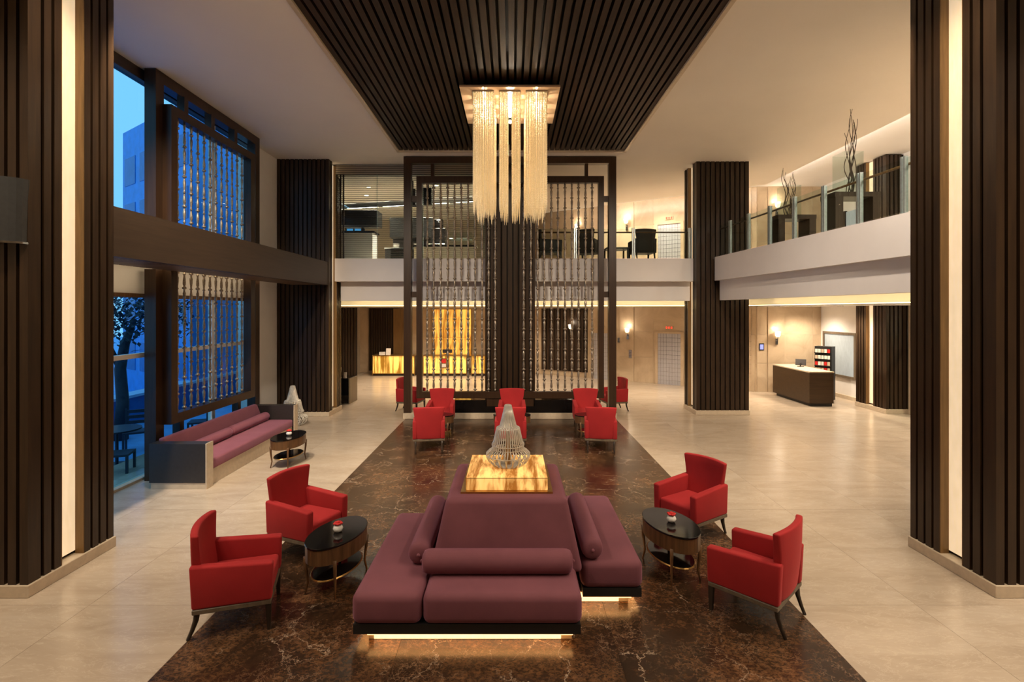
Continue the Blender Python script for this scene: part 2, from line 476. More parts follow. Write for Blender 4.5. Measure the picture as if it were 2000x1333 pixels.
# ---- mezzanine slabs
FZ = 4.50; BZ = 3.834; LZ = 3.275; GZ = 3.11
mz = thing('mezzanine_floor', 'white fascia mezzanine floor crossing behind the tall screen', 'mezzanine')
MB().box(-5.16, 5.33, 14.9, 15.05, BZ, FZ).build('fascia', 'grey_band', mz)
MB().box(-5.10, 5.30, 15.25, 15.4, LZ, BZ + .02).build('lower_fascia', 'grey_band', mz)
MB().prism([(-7.3, 15.4), (-5.16, 15.4), (-5.16, 15.05), (5.33, 15.05), (5.33, 15.7), (11.3, 15.7), (11.3, 18.7), (8.96, 18.7), (.45, 24.55), (-7.3, 24.6)], BZ, FZ - .02).build('slab', 'beige_wall', mz)
MB().box(-5.10, 6.9, 15.4, 16.55, LZ + .10, LZ + .16).build('soffit', 'white_ceiling', mz)
MB().prism([(-7.3, 16.5), (7.4, 16.5), (7.4, 15.0), (11.3, 15.0), (11.3, 18.7), (8.96, 18.7), (.45, 24.55), (-7.3, 24.6)], GZ + .02, BZ).build('lower_ceiling', 'white_ceiling', mz)
MB().box(-7.3, 7.3, 16.28, 16.5, GZ, GZ + .02).build('cove_lip', 'white_ceiling', mz)
MB().box(-7.2, 7.2, 16.31, 16.36, GZ + .02, GZ + .035).build('led_strip', 'led_cove', mz)

FA = Vector((5.74, 14.5)); FB = Vector((6.14, 6.3))
def fx(y, off=0.0): return FA.x + (FB.x - FA.x) * (y - FA.y) / (FB.y - FA.y) + off
bal = thing('balcony', 'white fascia balcony running along the right side of the lobby', 'balcony')
def strip(name, o0, o1, y0, y1, z0, z1, mat):
    return MB().prism([(fx(y0, o0), y0), (fx(y1, o0), y1), (fx(y1, o1), y1), (fx(y0, o1), y0)], z0, z1).build(name, mat, bal)
strip('fascia', 0, .15, 6.3, 14.5, BZ, FZ, 'grey_band')
strip('lower_fascia', .12, .27, 6.3, 14.45, LZ, BZ + .01, 'grey_band')
MB().prism([(fx(6.3, .15), 6.3), (11.3, 6.3), (11.3, 15.7), (6.8, 15.7), (6.8, 14.5), (fx(14.5, .15), 14.5)], BZ, FZ - .02).build('slab', 'beige_wall', bal)
strip('soffit', .27, 1.6, 6.3, 14.45, LZ + .10, LZ + .16, 'white_ceiling')
MB().box(7.4, 11.3, 6.3, 15.0, GZ + .02, BZ).build('lower_ceiling', 'white_ceiling', bal)
MB().box(7.18, 7.4, 6.3, 16.4, GZ, GZ + .02).build('cove_lip', 'white_ceiling', bal)
MB().box(7.21, 7.26, 6.4, 16.3, GZ + .02, GZ + .035).build('led_strip', 'led_cove', bal)

# ---- upper cove strips resting on the ceiling edge
cv = struct('trim_2', 'concealed cove lights above the ceiling edge')
MB().box(8.53, 8.59, 6.0, 17.2, CZ + .10, CZ + .14).build('led_strip', 'led_ceiling', cv)
dl = Vector((8.6 - 3.1, 17.3 - diag(3.1), 0)); 
MB().prism([(3.1, diag(3.1) - .09), (8.4, diag(8.4) - .09), (8.4, diag(8.4) - .02), (3.1, diag(3.1) - .02)], CZ + .10, CZ + .14).build('led_strip', 'led_ceiling', cv)

# ---- left beam and soffit
BX = -5.17
bm_ = thing('timber_beam', 'long dark timber beam between the upper and lower windows', 'beam')
MB().box(BX - .16, BX, 5.9, 14.40, 3.70, 4.35).build('beam_face', 'wood_beam', bm_)
MB().box(-6.62, BX - .16, 6.3, 13.1, 4.10, 4.33).build('deck', 'wood_beam', bm_)
MB().box(-6.1, BX - .16, 6.3, 14.38, 3.74, 3.80).build('soffit_board', 'wood_core', bm_)
MB().box(-6.62, -6.56, 6.3, 13.1, 3.80, 4.1).build('cove_back', 'white_paint', bm_)
k = 0
y = 6.55
sm = MB().box(-6.1, BX - .165, -.055, .055, 3.70, 3.745).mesh('soffit_slat'); sm.materials.append(MT['wood_soffit'])
while y < 14.3:
    put('soffit_slat', sm, bm_, loc=(0, y, 0)); y += .145
MB().box(-6.18, -6.12, 6.4, 13.0, 3.80, 3.815).build('led_strip', 'led_strip', bm_)

# ---- windows
GX = -6.58
def window(name, z0, z1, label, mull, rails, mat_fr):
    w = struct(name, label)
    ym = [6.2] + mull + [13.05]
    for a, b2 in zip(ym[:-1], ym[1:]):
        zr = [z0] + rails + [z1]
        for c2, d2 in zip(zr[:-1], zr[1:]):
            MB().box(GX - .006, GX + .006, a + .02, b2 - .02, c2 + .02, d2 - .02).build('pane', 'glass_window', w)
    for yv in mull: MB().box(GX - .06, GX + .03, yv - .06, yv + .06, z0, z1).build('mullion', mat_fr, w)
    for zv in rails: MB().box(GX - .05, GX + .04, 6.2, 13.05, zv - .04, zv + .04).build('transom', 'white_paint', w)
    return w
w1 = window('window_1', .04, 3.25, 'tall lower window looking onto the dusk terrace', [11.24], [2.2], 'white_paint')
MB().box(GX - .1, GX + .06, 6.2, 13.05, 0, .04).build('sill', 'stone_plinth', w1)
MB().box(GX - .08, GX + .02, 6.2, 13.05, 3.25, 3.82).build('header', 'white_paint', w1)
MB().box(GX - .04, GX + .05, 6.2, 13.05, 3.22, 3.29).build('head_rail', 'wood_walnut', w1)
w2 = window('window_2', 4.35, 7.06, 'tall upper window showing blue dusk sky', [11.24], [], 'white_paint')
MB().box(GX - .1, GX + .06, 6.2, 13.05, 7.06, 7.25).build('header', 'wood_beam', w2)

# ================================================================== COLUMNS
slc = {}
def slat_mesh(sx, sy, z0, z1, mat):
    k = (round(sx, 4), round(sy, 4), z0, z1, mat)
    if k not in slc:
        me = MB().box(-sx / 2, sx / 2, -sy / 2, sy / 2, z0, z1).mesh('slat'); me.materials.append(MT[mat]); slc[k] = me
    return slc[k]
def column(label, x0, x1, y0, y1, faces, pitch=.1235, slit=None, z1=CZ, plinth=.13, dep=.06, group=None):
    cx, cy = (x0 + x1) / 2, (y0 + y1) / 2
    t = thing('slatted_column', label, 'column', (cx, cy, 0), 0, group)
    X0, X1, Y0, Y1 = x0 - cx, x1 - cx, y0 - cy, y1 - cy
    # core leaves room for the light slit
    if slit:
        face, a, b2 = slit; a -= cy; b2 -= cy; D = .13
        if face == '+X':
            MB().box(X0 + dep, X1 - D, Y0 + dep, Y1 - dep, 0, z1).build('core', 'wood_core', t)
            MB().box(X1 - D, X1 - dep, Y0 + dep, a - .012, plinth, z1).build('core', 'wood_core', t)
            MB().box(X1 - D, X1 - dep, b2 + .012, Y1 - dep, plinth, z1).build('core', 'wood_core', t)
            MB().box(X1 - D, X1 - .10, a, b2, plinth + .04, z1 - .005).build('light_panel', 'slit_light', t)
            for p, q in ((a - .012, a), (b2, b2 + .012)): MB().box(X1 - .10, X1 - .002, p, q, plinth, z1).build('slit_jamb', 'wood_bronze', t)
        else:
            MB().box(X0 + D, X1 - dep, Y0 + dep, Y1 - dep, 0, z1).build('core', 'wood_core', t)
            MB().box(X0 + dep, X0 + D, Y0 + dep, a - .012, plinth, z1).build('core', 'wood_core', t)
            MB().box(X0 + dep, X0 + D, b2 + .012, Y1 - dep, plinth, z1).build('core', 'wood_core', t)
            MB().box(X0 + .10, X0 + D, a, b2, plinth + .04, z1 - .005).build('light_panel', 'slit_light', t)
            for p, q in ((a - .012, a), (b2, b2 + .012)): MB().box(X0 + .002, X0 + .10, p, q, plinth, z1).build('slit_jamb', 'wood_bronze', t)
    else:
        MB().box(X0 + dep, X1 - dep, Y0 + dep, Y1 - dep, 0, z1).build('core', 'wood_core', t)
    MB().box(X0 - .02, X1 + .02, Y0 - .02, Y1 + .02, 0, plinth).build('plinth', 'stone_plinth', t, bevel=.006, seg=1)
    sw = pitch * .70
    for fc in faces:
        if fc in ('-Y', '+Y'):
            n = max(2, round((x1 - x0 - sw) / pitch)); yc = Y0 + dep / 2 if fc == '-Y' else Y1 - dep / 2
            for i in range(n + 1):
                xx = X0 + sw / 2 + (x1 - x0 - sw) * i / n
                put('slat', slat_mesh(sw, dep, plinth, z1, 'wood_slat'), t, loc=(xx, yc, 0))
        else:
            xc = X1 - dep / 2 if fc == '+X' else X0 + dep / 2
            segs = [(Y0 + dep, Y1)]
            if slit and slit[0] == fc: segs = [(Y0 + dep, a - .012), (b2 + .012, Y1)]
            for p, q in segs:
                n = max(1, round((q - p - sw) / pitch))
                for i in range(n + 1):
                    yy_ = p + sw / 2 + (q - p - sw) * i / n
                    put('slat', slat_mesh(dep, sw, plinth, z1, 'wood_slat'), t, loc=(xc, yy_, 0))
    return t
column('tall dark slatted column at the left edge, with lit slit and wall lamp', -6.5, -5.05, 5.34, 6.49, ['-Y', '+X'], slit=('+X', 5.75, 6.035))
column('tall dark slatted column at the right edge with lit slit', 5.05, 6.5, 5.34, 6.49, ['-Y', '-X'], slit=('-X', 5.75, 6.035))
column('dark slatted column behind the window bench, left of the screen', -6.61, -5.155, 14.4, 15.45, ['-Y', '+X'], slit=('+X', 14.70, 15.05))
column('dark slatted column standing at the corner of the white balcony', 5.27, 6.77, 14.63, 15.65, ['-Y', '-X'], pitch=.146, slit=('-X', 14.95, 15.33))
column('dark slatted column directly behind the tall central screen', -.77, .66, 14.62, 15.5, ['-Y', '+X', '-X'], pitch=.17)
column('dark slatted column with lit slit beyond the concierge desk', 10.8, 11.5, 14.78, 16.08, ['-Y', '-X'], slit=('-X', 15.32, 15.62), z1=7.5)

# wall lamp on left near column
t = thing('wall_lamp', 'dark grey half-round wall lamp at the left picture edge', 'lamp', (-5.42, 5.34, 0))
MB().lathe([(.36, 3.70), (.375, 4.36)], 28, (0, 0, 0), 1.0, .55).build('shade', 'shade_grey', t, smooth=False)
MB().lathe([(.372, 3.685), (.372, 3.705)], 28, (0, 0, 0), 1.0, .55).build('rim', 'chrome', t)
MB().box(-.2, .2, -.05, 0.02, 3.8, 4.25).build('bracket', 'black_matt', t)

# ================================================================== SCREENS (turned rods in frames)
def rod_mesh(L, name='turned_rod', phase=0.0, scale=1.0):
    mod = .56
    prof = []
    z = -phase * mod
    unit = [(0, .020), (.03, .020), (.035, .045), (.065, .048), (.075, .024), (.10, .022), (.12, .034), (.20, .031), (.27, .020), (.30, .020), (.305, .032), (.325, .032), (.33, .020), (.36, .020), (.44, .031), (.52, .034), (.54, .022)]
    while z < L:
        for dz, r in unit:
            zz = z + dz
            if 0 <= zz <= L: prof.append((r * scale, zz))
        z += mod
    prof = [(.02 * scale, 0)] + prof + [(.02 * scale, L)]
    me = MB().lathe(prof, 8).mesh(name); me.materials.append(MT['bronze_rod'])
    for p in me.polygons: p.use_smooth = True
    return me
# central screen
SY = 14.10
sc = thing('lattice_screen', 'towering dark framed screen with turned rods in the middle of the lobby', 'screen', (0, 0, 0))
MB().box(-3.0, 2.88, SY - .02, 14.60, 0, .16).build('plinth', 'stone_plinth', sc, bevel=.008, seg=1)
ox0, ox1 = -2.985, 2.875
MB().box(ox0, ox0 + .20, SY, SY + .22, .16, CZ - .02).build('post', 'wood_frame', sc)
MB().box(ox1 - .20, ox1, SY, SY + .22, .16, CZ - .02).build('post', 'wood_frame', sc)
MB().box(ox0 + .20, ox1 - .20, SY, SY + .22, CZ - .20, CZ - .02).build('top_rail', 'wood_frame', sc)
ix0, ix1 = -2.64, 2.54; iz0, iz1 = .56, 6.70
MB().box(ix0, ix0 + .15, SY + .03, SY + .20, iz0, iz1).build('inner_post', 'wood_frame', sc)
MB().box(ix1 - .15, ix1, SY + .03, SY + .20, iz0, iz1).build('inner_post', 'wood_frame', sc)
MB().box(ix0 + .15, ix1 - .15, SY + .03, SY + .20, iz1 - .18, iz1).build('inner_rail', 'wood_frame', sc)
MB().box(ix0 + .15, ix1 - .15, SY + .03, SY + .20, iz0, iz0 + .18).build('inner_rail', 'wood_frame', sc)
for x in (-2.20, 2.06): MB().box(x - .045, x + .045, SY + .05, SY + .18, iz1, CZ - .20).build('strut', 'wood_frame', sc)
for z in (3.35, 6.0): 
    MB().box(ox0 + .20, ix0, SY + .07, SY + .16, z, z + .16).build('strut', 'wood_frame', sc)
    MB().box(ix1, ox1 - .20, SY + .07, SY + .16, z, z + .16).build('strut', 'wood_frame', sc)
MB().box(-2.1, 2.0, SY + .02, SY + .42, .16, .34).build('base_box', 'black_gloss', sc)
MB().box(-1.6, -.72, SY + .10, SY + .42, .34, .50).build('planter_box', 'black_gloss', sc)
MB().box(.62, 1.75, SY + .10, SY + .42, .34, .50).build('planter_box', 'black_gloss', sc)
MB().box(-.70, .60, SY + .06, SY + .42, .34, iz0).build('centre_block', 'wood_frame', sc)
L = iz1 - .18 - (iz0 + .18)
rA, rB = rod_mesh(L), rod_mesh(L, phase=.5)
px = [834.4, 846.9, 860.8, 874.4, 887.9, 901, 914.3, 928, 941.5, 954.4, 967.2, 1022.8, 1036.7, 1050, 1063, 1077, 1089.8, 1103.6, 1117, 1130, 1143.6, 1156.5]
for i, p in enumerate(px):
    put('turned_rod', rA if i % 2 else rB, sc, loc=((p - 1000) * .01421, SY + .115, iz0 + .18))

# window screens
def win_screen(label, z0, z1, inner_lo, inner_hi, group=None):
    t = thing('window_screen', label, 'screen', (-6.3, 10.8, z0))
    def bx(x0, x1, y0, y1, a, b2, name): MB().box(x0 + 6.3, x1 + 6.3, y0 - 10.8, y1 - 10.8, a - z0, b2 - z0).build(name, 'wood_frame', t)
    bx(-6.44, -6.24, 8.97, 9.18, z0, z1, 'post'); bx(-6.44, -6.24, 12.45, 12.66, z0, z1, 'post')
    if inner_hi < z1: bx(-6.44, -6.24, 9.18, 12.45, z1 - .20, z1, 'top_rail')
    lo = inner_lo if inner_lo > z0 else z0; hi = min(inner_hi, z1)
    bx(-6.26, -6.08, 9.14, 9.31, lo, hi, 'inner_post'); bx(-6.26, -6.08, 11.93, 12.12, lo, hi, 'inner_post')
    rl, rh = lo, hi
    if inner_hi < z1: bx(-6.26, -6.08, 9.31, 11.93, hi - .17, hi, 'inner_rail'); rh = hi - .17
    if inner_lo > z0: bx(-6.26, -6.08, 9.31, 11.93, lo, lo + .17, 'inner_rail'); rl = lo + .17
    if inner_hi < z1:
        for y in (9.75, 10.62, 11.5): bx(-6.34, -6.2, y - .06, y + .06, hi - .01, z1 - .2, 'strut')
    if inner_lo > z0:
        for y in (9.62, 11.65): bx(-6.34, -6.2, y - .06, y + .06, z0, lo + .01, 'strut')
    a_, b3 = rod_mesh(rh - rl, scale=.82), rod_mesh(rh - rl, phase=.5, scale=.82)
    for i in range(12): put('turned_rod', a_ if i % 2 else b3, t, loc=(-6.16 + 6.3, 9.42 + .2045 * i - 10.8, rl - z0))
    return t
win_screen('dark framed rod screen in front of the lower window, above the bench', 0, 3.72, .95, 99)
win_screen('dark framed rod screen in front of the upper window', 4.335, CZ - .01, 0, 6.68)

# ================================================================== CHANDELIER
ch = thing('chandelier', 'square champagne chandelier with three curtains of glowing bead strands', 'chandelier', (-.04, 10.33, 0))
MB().box(-.93, .93, -.93, .93, 7.10, 7.14).build('ceiling_plate', 'plate_champagne', ch, bevel=.004, seg=1)
MB().box(-.70, .70, -.70, .70, 7.14, 7.27).build('ceiling_mount', 'wood_core', ch)
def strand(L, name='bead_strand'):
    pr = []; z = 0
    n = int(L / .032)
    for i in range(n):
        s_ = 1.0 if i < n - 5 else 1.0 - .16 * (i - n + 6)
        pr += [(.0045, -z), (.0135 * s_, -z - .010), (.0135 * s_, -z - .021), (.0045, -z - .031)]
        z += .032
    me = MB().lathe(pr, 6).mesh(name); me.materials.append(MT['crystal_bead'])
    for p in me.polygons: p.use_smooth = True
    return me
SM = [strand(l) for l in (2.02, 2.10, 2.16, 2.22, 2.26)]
for ci, cx in enumerate((-.50, 0.0, .50)):
    mt = MB().box(cx - .205, cx + .205, -.78, .78, 7.075, 7.10).build('cluster_mount', 'chrome', ch)
    offs = [-.19, -.152, -.116, -.084, -.055, .055, .084, .116, .152, .19] if ci == 1 else [-.19 + .0422 * k for k in range(10)]
    rows = 10
    for r_ in range(rows):
        yv = -.74 + 1.48 * r_ / (rows - 1)
        for ox in offs:
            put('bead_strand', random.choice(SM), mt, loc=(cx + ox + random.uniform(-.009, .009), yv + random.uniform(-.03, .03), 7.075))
    for yv in (-.5, 0, .5):
        MB().blob((cx, yv + .07, 7.01), .03, 10, 1.3).build('bulb', 'bulb', mt, smooth=True)
        lamp('SPOT', 'halogen_light', (cx, yv, 6.98), 90, WARM2, mt, .03, 70, .9)
        lamp('POINT', 'bulb_light', (cx, yv, 6.92), 14, WARM2, mt, .03)

# ================================================================== CENTRAL PINWHEEL SOFA
sf = thing('island_sofa', 'mauve velvet pinwheel island sofa with backlit onyx top', 'sofa', (-.055, 5.80, 0))
seats = {'front': (-.75, .69, -1.25, -.62), 'left': (-1.385, -.75, -1.25, .65), 'right': (.75, 1.385, -.65, 1.25), 'back': (-.69, .75, .62, 1.25)}
for nme, (x0, x1, y0, y1) in seats.items():
    MB().box(x0 + .004, x1 - .004, y0 + .004, y1 - .004, .18, .465).build('seat_cushion', 'velvet_purple', sf, bevel=.075, seg=5)
for (x0, x1, y0, y1) in ((-.77, .67, -1.225, -.6), (-1.365, -.77, -1.225, .63), (.77, 1.365, -.63, 1.225), (-.67, .77, .6, 1.225)):
    MB().box(x0, x1, y0, y1, .10, .19).build('base', 'black_matt', sf)
MB().box(-1.25, .60, -1.13, -.60, 0, .10).build('plinth', 'stone_plinth', sf)
MB().box(-1.25, -.60, -.60, .53, 0, .10).build('plinth', 'stone_plinth', sf)
MB().box(.60, 1.25, -.53, 1.13, 0, .10).build('plinth', 'stone_plinth', sf)
MB().box(-.60, .60, -.60, 1.13, 0, .10).build('plinth', 'stone_plinth', sf)
for (x0, x1, y0, y1) in ((-1.20, .50, -1.14, -1.13), (-1.26, -1.25, -1.08, .48), (.70, 1.15, -.54, -.53), (1.25, 1.26, -.48, 1.08)):
    MB().box(x0, x1, y0, y1, .006, .088).build('led_strip', 'led_sofa', sf)
for (x0, x1, y0, y1) in ((-1.24, .60, -1.222, -1.142), (-1.362, -1.262, -1.14, .60), (.70, 1.26, -.628, -.542), (1.262, 1.362, -.54, 1.20)):
    MB().box(x0, x1, y0, y1, .092, .0995).build('led_strip', 'led_under', sf)
body = MB().frustum((-.76, .76, -.76, .76), (-.615, .615, -.615, .615), .40, 1.085).build('sofa_body', 'velvet_purple', sf, bevel=.055, seg=5)
MB().box(-.48, .48, -.47, .49, 1.08, 1.105).build('onyx_tray', 'gold_trim', sf)
ot = MB().box(-.43, .43, -.42, .44, 1.105, 1.235).build('onyx_top', 'onyx_table', sf, bevel=.004, seg=1)
MB().box(-.432, .432, -.422, -.419, 1.228, 1.234).build('onyx_seam', 'gold_trim', ot)
def bolster(parent, p0, p1, r, mat):
    p0, p1 = Vector(p0), Vector(p1); d = p1 - p0; Ln = d.length
    pr = [(.005, 0), (r * .55, .004), (r * .85, .02), (r * .97, .05), (r, .09), (r, Ln - .09), (r * .97, Ln - .05), (r * .85, Ln - .02), (r * .55, Ln - .004), (.005, Ln)]
    M = Matrix.Translation(p0) @ d.to_track_quat('Z', 'Y').to_matrix().to_4x4()
    return MB().lathe(pr, 24, M=M).build('bolster', mat, parent, smooth=True)
def bolster_thing(label, p0, p1, r, mat, group):
    c = (Vector(p0) + Vector(p1)) / 2; base = Vector((c.x, c.y, min(p0[2], p1[2]) - r))
    t = thing('bolster_cushion', label, 'cushion', base, 0, group)
    b2 = bolster(t, Vector(p0) - base, Vector(p1) - base, r, mat); b2.name = 'cushion_roll'
    d = (Vector(p1) - Vector(p0)).normalized()
    for q in (Vector(p0) - base - d * .004, Vector(p1) - base + d * .004):
        MB().blob(tuple(q), .018, 8).build('end_button', mat, t, smooth=True)
    return t
g = 'bolsters on the island sofa'
bolster_thing('mauve bolster cushion lying across the front seat of the island sofa', (-.865, 4.945, .575), (.585, 4.945, .575), .112, 'velvet_purple', g)
bolster_thing('mauve bolster on the left seat of the island sofa', (-.925, 5.06, .575), (-.925, 6.45, .575), .112, 'velvet_purple', g)
bolster_thing('mauve bolster on the right seat of the island sofa', (.815, 5.16, .575), (.815, 6.55, .575), .112, 'velvet_purple', g)

# ================================================================== PAGODA WIRE LAMPS
def pagoda(label, loc, s):
    t = thing('wire_pagoda_lamp', label, 'lamp', loc)
    prof = [(.035, .68), (.062, .56), (.092, .445), (.128, .425), (.142, .36), (.162, .27), (.182, .235), (.172, .19), (.215, .165), (.246, .135), (.246, .10), (.220, .05), (.165, .0)]
    N = 40
    for i in range(N):
        a0 = 2 * PI * i / N
        pts = []
        for j, (r, z) in enumerate(prof):
            tw = (.10 if i % 2 else -.10) * (1 if z < .17 else 0) * (.17 - z) / .17 * 1.2
            pts.append((r * s * math.cos(a0 + tw), r * s * math.sin(a0 + tw), z * s))
        MB().tube(pts, .0066 * s, 4).build('wire_rib', 'lamp_rod', t, smooth=True)
    for r, z in ((.036, .68), (.093, .44), (.130, .42), (.183, .233), (.172, .188), (.247, .118), (.166, .006)):
        MB().tube([(r * s * math.cos(2 * PI * k / 32), r * s * math.sin(2 * PI * k / 32), z * s) for k in range(33)], .0055 * s, 5).build('wire_ring', 'lamp_rod', t, smooth=True)
    MB().lathe([(.03 * s, 0), (.03 * s, .40 * s)], 10).build('lamp_core', 'ember', t)
    MB().lathe([(.15 * s, 0), (.15 * s, .008 * s)], 24).build('lamp_base', 'lamp_rod', t)
    return t
pagoda('silver wire pagoda lamp standing on the glowing onyx top', (-.045, 5.84, 1.235), 1.0)
pagoda('larger silver wire pagoda lamp on the floor behind the window bench', (-5.72, 13.35, 0), 1.5)

# ================================================================== RED ARMCHAIRS
def make_chair(fab, legm, railm, name='armchair'):
    t = thing(name, '', 'armchair')
    # backrest : curved flared shell
    nu, nv = 8, 8; vs = []; fs = []
    def P(u, v, side):
        hw = .245 + .085 * v ** 1.4
        x = -.25 - .085 * v - .03 * math.sin(PI * v) * .5 + .055 * u * u * (.4 + .6 * v)
        th = .095 - .03 * v
        z = .29 + .665 * v + .012 * (1 - u * u) * v
        return (x - th * side, u * hw, z)
    for side in (0, 1):
        for j in range(nv + 1):
            for i in range(nu + 1): vs.append(P(-1 + 2 * i / nu, j / nv, side))
    K = (nu + 1) * (nv + 1)
    for j in range(nv):
        for i in range(nu):
            a = j * (nu + 1) + i
            fs.append((a, a + 1, a + nu + 2, a + nu + 1)); fs.append((K + a, K + a + nu + 1, K + a + nu + 2, K + a + 1))
    for i in range(nu):
        fs.append((i, K + i, K + i + 1, i + 1)); a = nv * (nu + 1) + i; fs.append((a, a + 1, K + a + 1, K + a))
    for j in range(nv):
        a = j * (nu + 1); fs.append((a, a + nu + 1, K + a + nu + 1, K + a)); a += nu; fs.append((a, K + a, K + a + nu + 1, a + nu + 1))
    MB().add(vs, fs).build('backrest', fab, t, bevel=.018, seg=3)
    MB().box(-.27, .315, -.25, .25, .29, .465).build('seat', fab, t, bevel=.035, seg=4)
    for s in (-1, 1):
        q = MB()
        y0, y1 = (s * .245, s * .345)
        yb = s * .335
        vs = [(-.34, y0, .29), (.325, y0, .29), (.325, y1, .29), (-.34, yb, .29), (-.36, y0, .68), (.335, y0, .635), (.335, y1, .635), (-.36, yb, .68)]
        q.add(vs, [(0, 3, 2, 1), (4, 5, 6, 7), (0, 1, 5, 4), (1, 2, 6, 5), (2, 3, 7, 6), (3, 0, 4, 7)])
        q.build('arm', fab, t, bevel=.022, seg=3)
        MB().frustum((.285, .315, s * .305 - .015, s * .305 + .015), (.27, .32, s * .305 - .025, s * .305 + .025), 0, .25).build('leg', legm, t)
        MB().tube([(-.38, s * .275, 0), (-.345, s * .275, .08), (-.315, s * .275, .17), (-.305, s * .275, .25)], [.016, .019, .024, .028], 6).build('leg', legm, t, smooth=True)
    MB().box(-.335, .32, -.335, .335, .245, .29).build('seat_rail', railm, t, bevel=.006, seg=1)
    return t
g = 'red velvet armchairs in the lobby'
ch0 = make_chair('velvet_red', 'wood_leg', 'wood_rail_grey')
spots = [
    (-2.66, 5.02, 17, 'red velvet armchair nearest the left foreground beside the oval table'),
    (-2.54, 6.38, -23, 'red velvet armchair behind the foreground left oval table, turned towards the sofa'),
    (2.40, 6.90, 213, 'red velvet armchair behind the oval table right of the island sofa'),
    (2.42, 5.12, 134, 'red velvet armchair nearest the right foreground, back turned to the floor'),
    (-1.79, 11.06, 98, 'red armchair with its back to the camera, left of the front row'),
    (-.03, 11.08, 90, 'red armchair with its back to the camera, directly behind the wire lamp'),
    (1.91, 11.06, 82, 'red armchair with its back to the camera, right of the front row'),
    (-1.80, 12.95, 272, 'red armchair facing the camera before the screen, left one'),
    (.0, 12.95, 270, 'red armchair facing the camera before the screen, middle one'),
    (1.89, 12.95, 268, 'red armchair facing the camera before the screen, right one'),
    (-3.02, 15.35, -12, 'red armchair half hidden behind the left post of the screen'),
    (3.02, 15.35, 192, 'red armchair half hidden behind the right post of the screen')]
for i, (x, y, a, lb) in enumerate(spots):
    o = ch0 if i == 0 else copy_tree(ch0)
    o.location = (x, y, 0); o.rotation_euler = (0, 0, R(a)); tag(o, lb, 'armchair', g)

# ================================================================== OVAL TABLES + FLOWER BOWLS
def make_table():
    t = thing('oval_table', '', 'table')
    a, b2 = .27, .44
    MB().lathe([(1, .53), (1, .552)], 40, (0, 0, 0), a, b2).build('table_top', 'black_gloss', t, bevel=.004, seg=1)
    MB().lathe([(.93, .36), (.985, .37), (.985, .53), (.93, .53)], 40, (0, 0, 0), a, b2).build('apron', 'wood_walnut', t)
    sh = MB().lathe([(.80, .17), (.80, .19)], 32, (0, 0, 0), a, b2).build('lower_shelf', 'black_gloss', t)
    MB().tube([(a * .81 * math.cos(2 * PI * k / 32), b2 * .81 * math.sin(2 * PI * k / 32), .18) for k in range(33)], .011, 5).build('shelf_rim', 'gold_trim', sh)
    for ang in (48, 132, 228, 312):
        c, s = math.cos(R(ang)), math.sin(R(ang))
        MB().tube([(a * .98 * c, b2 * .98 * s, .40), (a * .96 * c, b2 * .96 * s, .28), (a * .90 * c, b2 * .90 * s, .12), (a * .98 * c, b2 * .98 * s, 0)], [.022, .020, .014, .010], 6).build('leg', 'wood_walnut', t, smooth=True)
    return t
def make_bowl():
    t = thing('flower_bowl', '', 'vase')
    MB().lathe([(.022, 0), (.045, .015), (.055, .04), (.045, .065), (.030, .075), (.028, .07)], 16).build('bowl', 'white_ceramic', t, smooth=True)
    for k in range(6):
        a = k * 2 * PI / 5; r = .03 if k < 5 else 0
        q = MB()
        for p in range(5):
            pa = p * 2 * PI / 5
            q.blob((r * math.cos(a) + .011 * math.cos(pa), r * math.sin(a) + .011 * math.sin(pa), .095 + (.012 if k == 5 else 0)), .014, 6, .8)
        q.build('flower', 'flower_red', t, smooth=True)
    return t
tb0 = make_table(); bw0 = make_bowl()
tabs = [(-1.93, 5.66, -14, 'oval walnut side table with black top, left of the island sofa', 'small white bowl of red flowers on the table left of the sofa'),
        (1.83, 5.92, 14, 'oval walnut side table with black top, right of the island sofa', 'small white bowl of red flowers on the table right of the sofa'),
        (-4.36, 10.0, -8, 'oval walnut side table in front of the window bench', 'small white bowl of red flowers on the table by the window bench'),
        (-1.80, 12.0, 90, 'oval side table between the left pair of facing armchairs', None),
        (-.0, 12.0, 90, 'oval side table between the middle pair of facing armchairs', None),
        (1.90, 12.0, 90, 'oval side table between the right pair of facing armchairs', None)]
nb = 0
for i, (x, y, a, lb, bl) in enumerate(tabs):
    o = tb0 if i == 0 else copy_tree(tb0)
    o.location = (x, y, 0); o.rotation_euler = (0, 0, R(a)); tag(o, lb, 'table', 'oval side tables')
    if bl:
        q = bw0 if nb == 0 else copy_tree(bw0); nb += 1
        q.location = (x + .01, y - .01, .552); tag(q, bl, 'vase', 'flower bowls on the oval tables')

# ================================================================== WINDOW BENCH
bn = thing('window_bench', 'long mauve upholstered bench with dark end panels under the window', 'bench', (-5.6, 10.3, 0))
def bb(name, mat, x0, x1, y0, y1, z0, z1, **k): return MB().box(x0 + 5.6, x1 + 5.6, y0 - 10.3, y1 - 10.3, z0, z1).build(name, mat, bn, **k)
bb('end_panel', 'panel_dark', -6.06, -5.12, 8.55, 8.74, .11, .76)
bb('end_panel', 'panel_dark', -6.06, -5.12, 12.0, 12.19, .11, .76)
bb('lit_panel_edge', 'stone_plinth', -5.12, -5.10, 8.55, 8.74, .0, .765)  # pale strip painted in for the lit edge of the dark panel
bb('lit_panel_edge', 'stone_plinth', -5.12, -5.10, 12.0, 12.19, .0, .765)
bb('end_plinth', 'stone_plinth', -6.04, -5.12, 8.56, 8.74, 0, .11)
bb('end_plinth', 'stone_plinth', -6.04, -5.12, 12.0, 12.17, 0, .11)
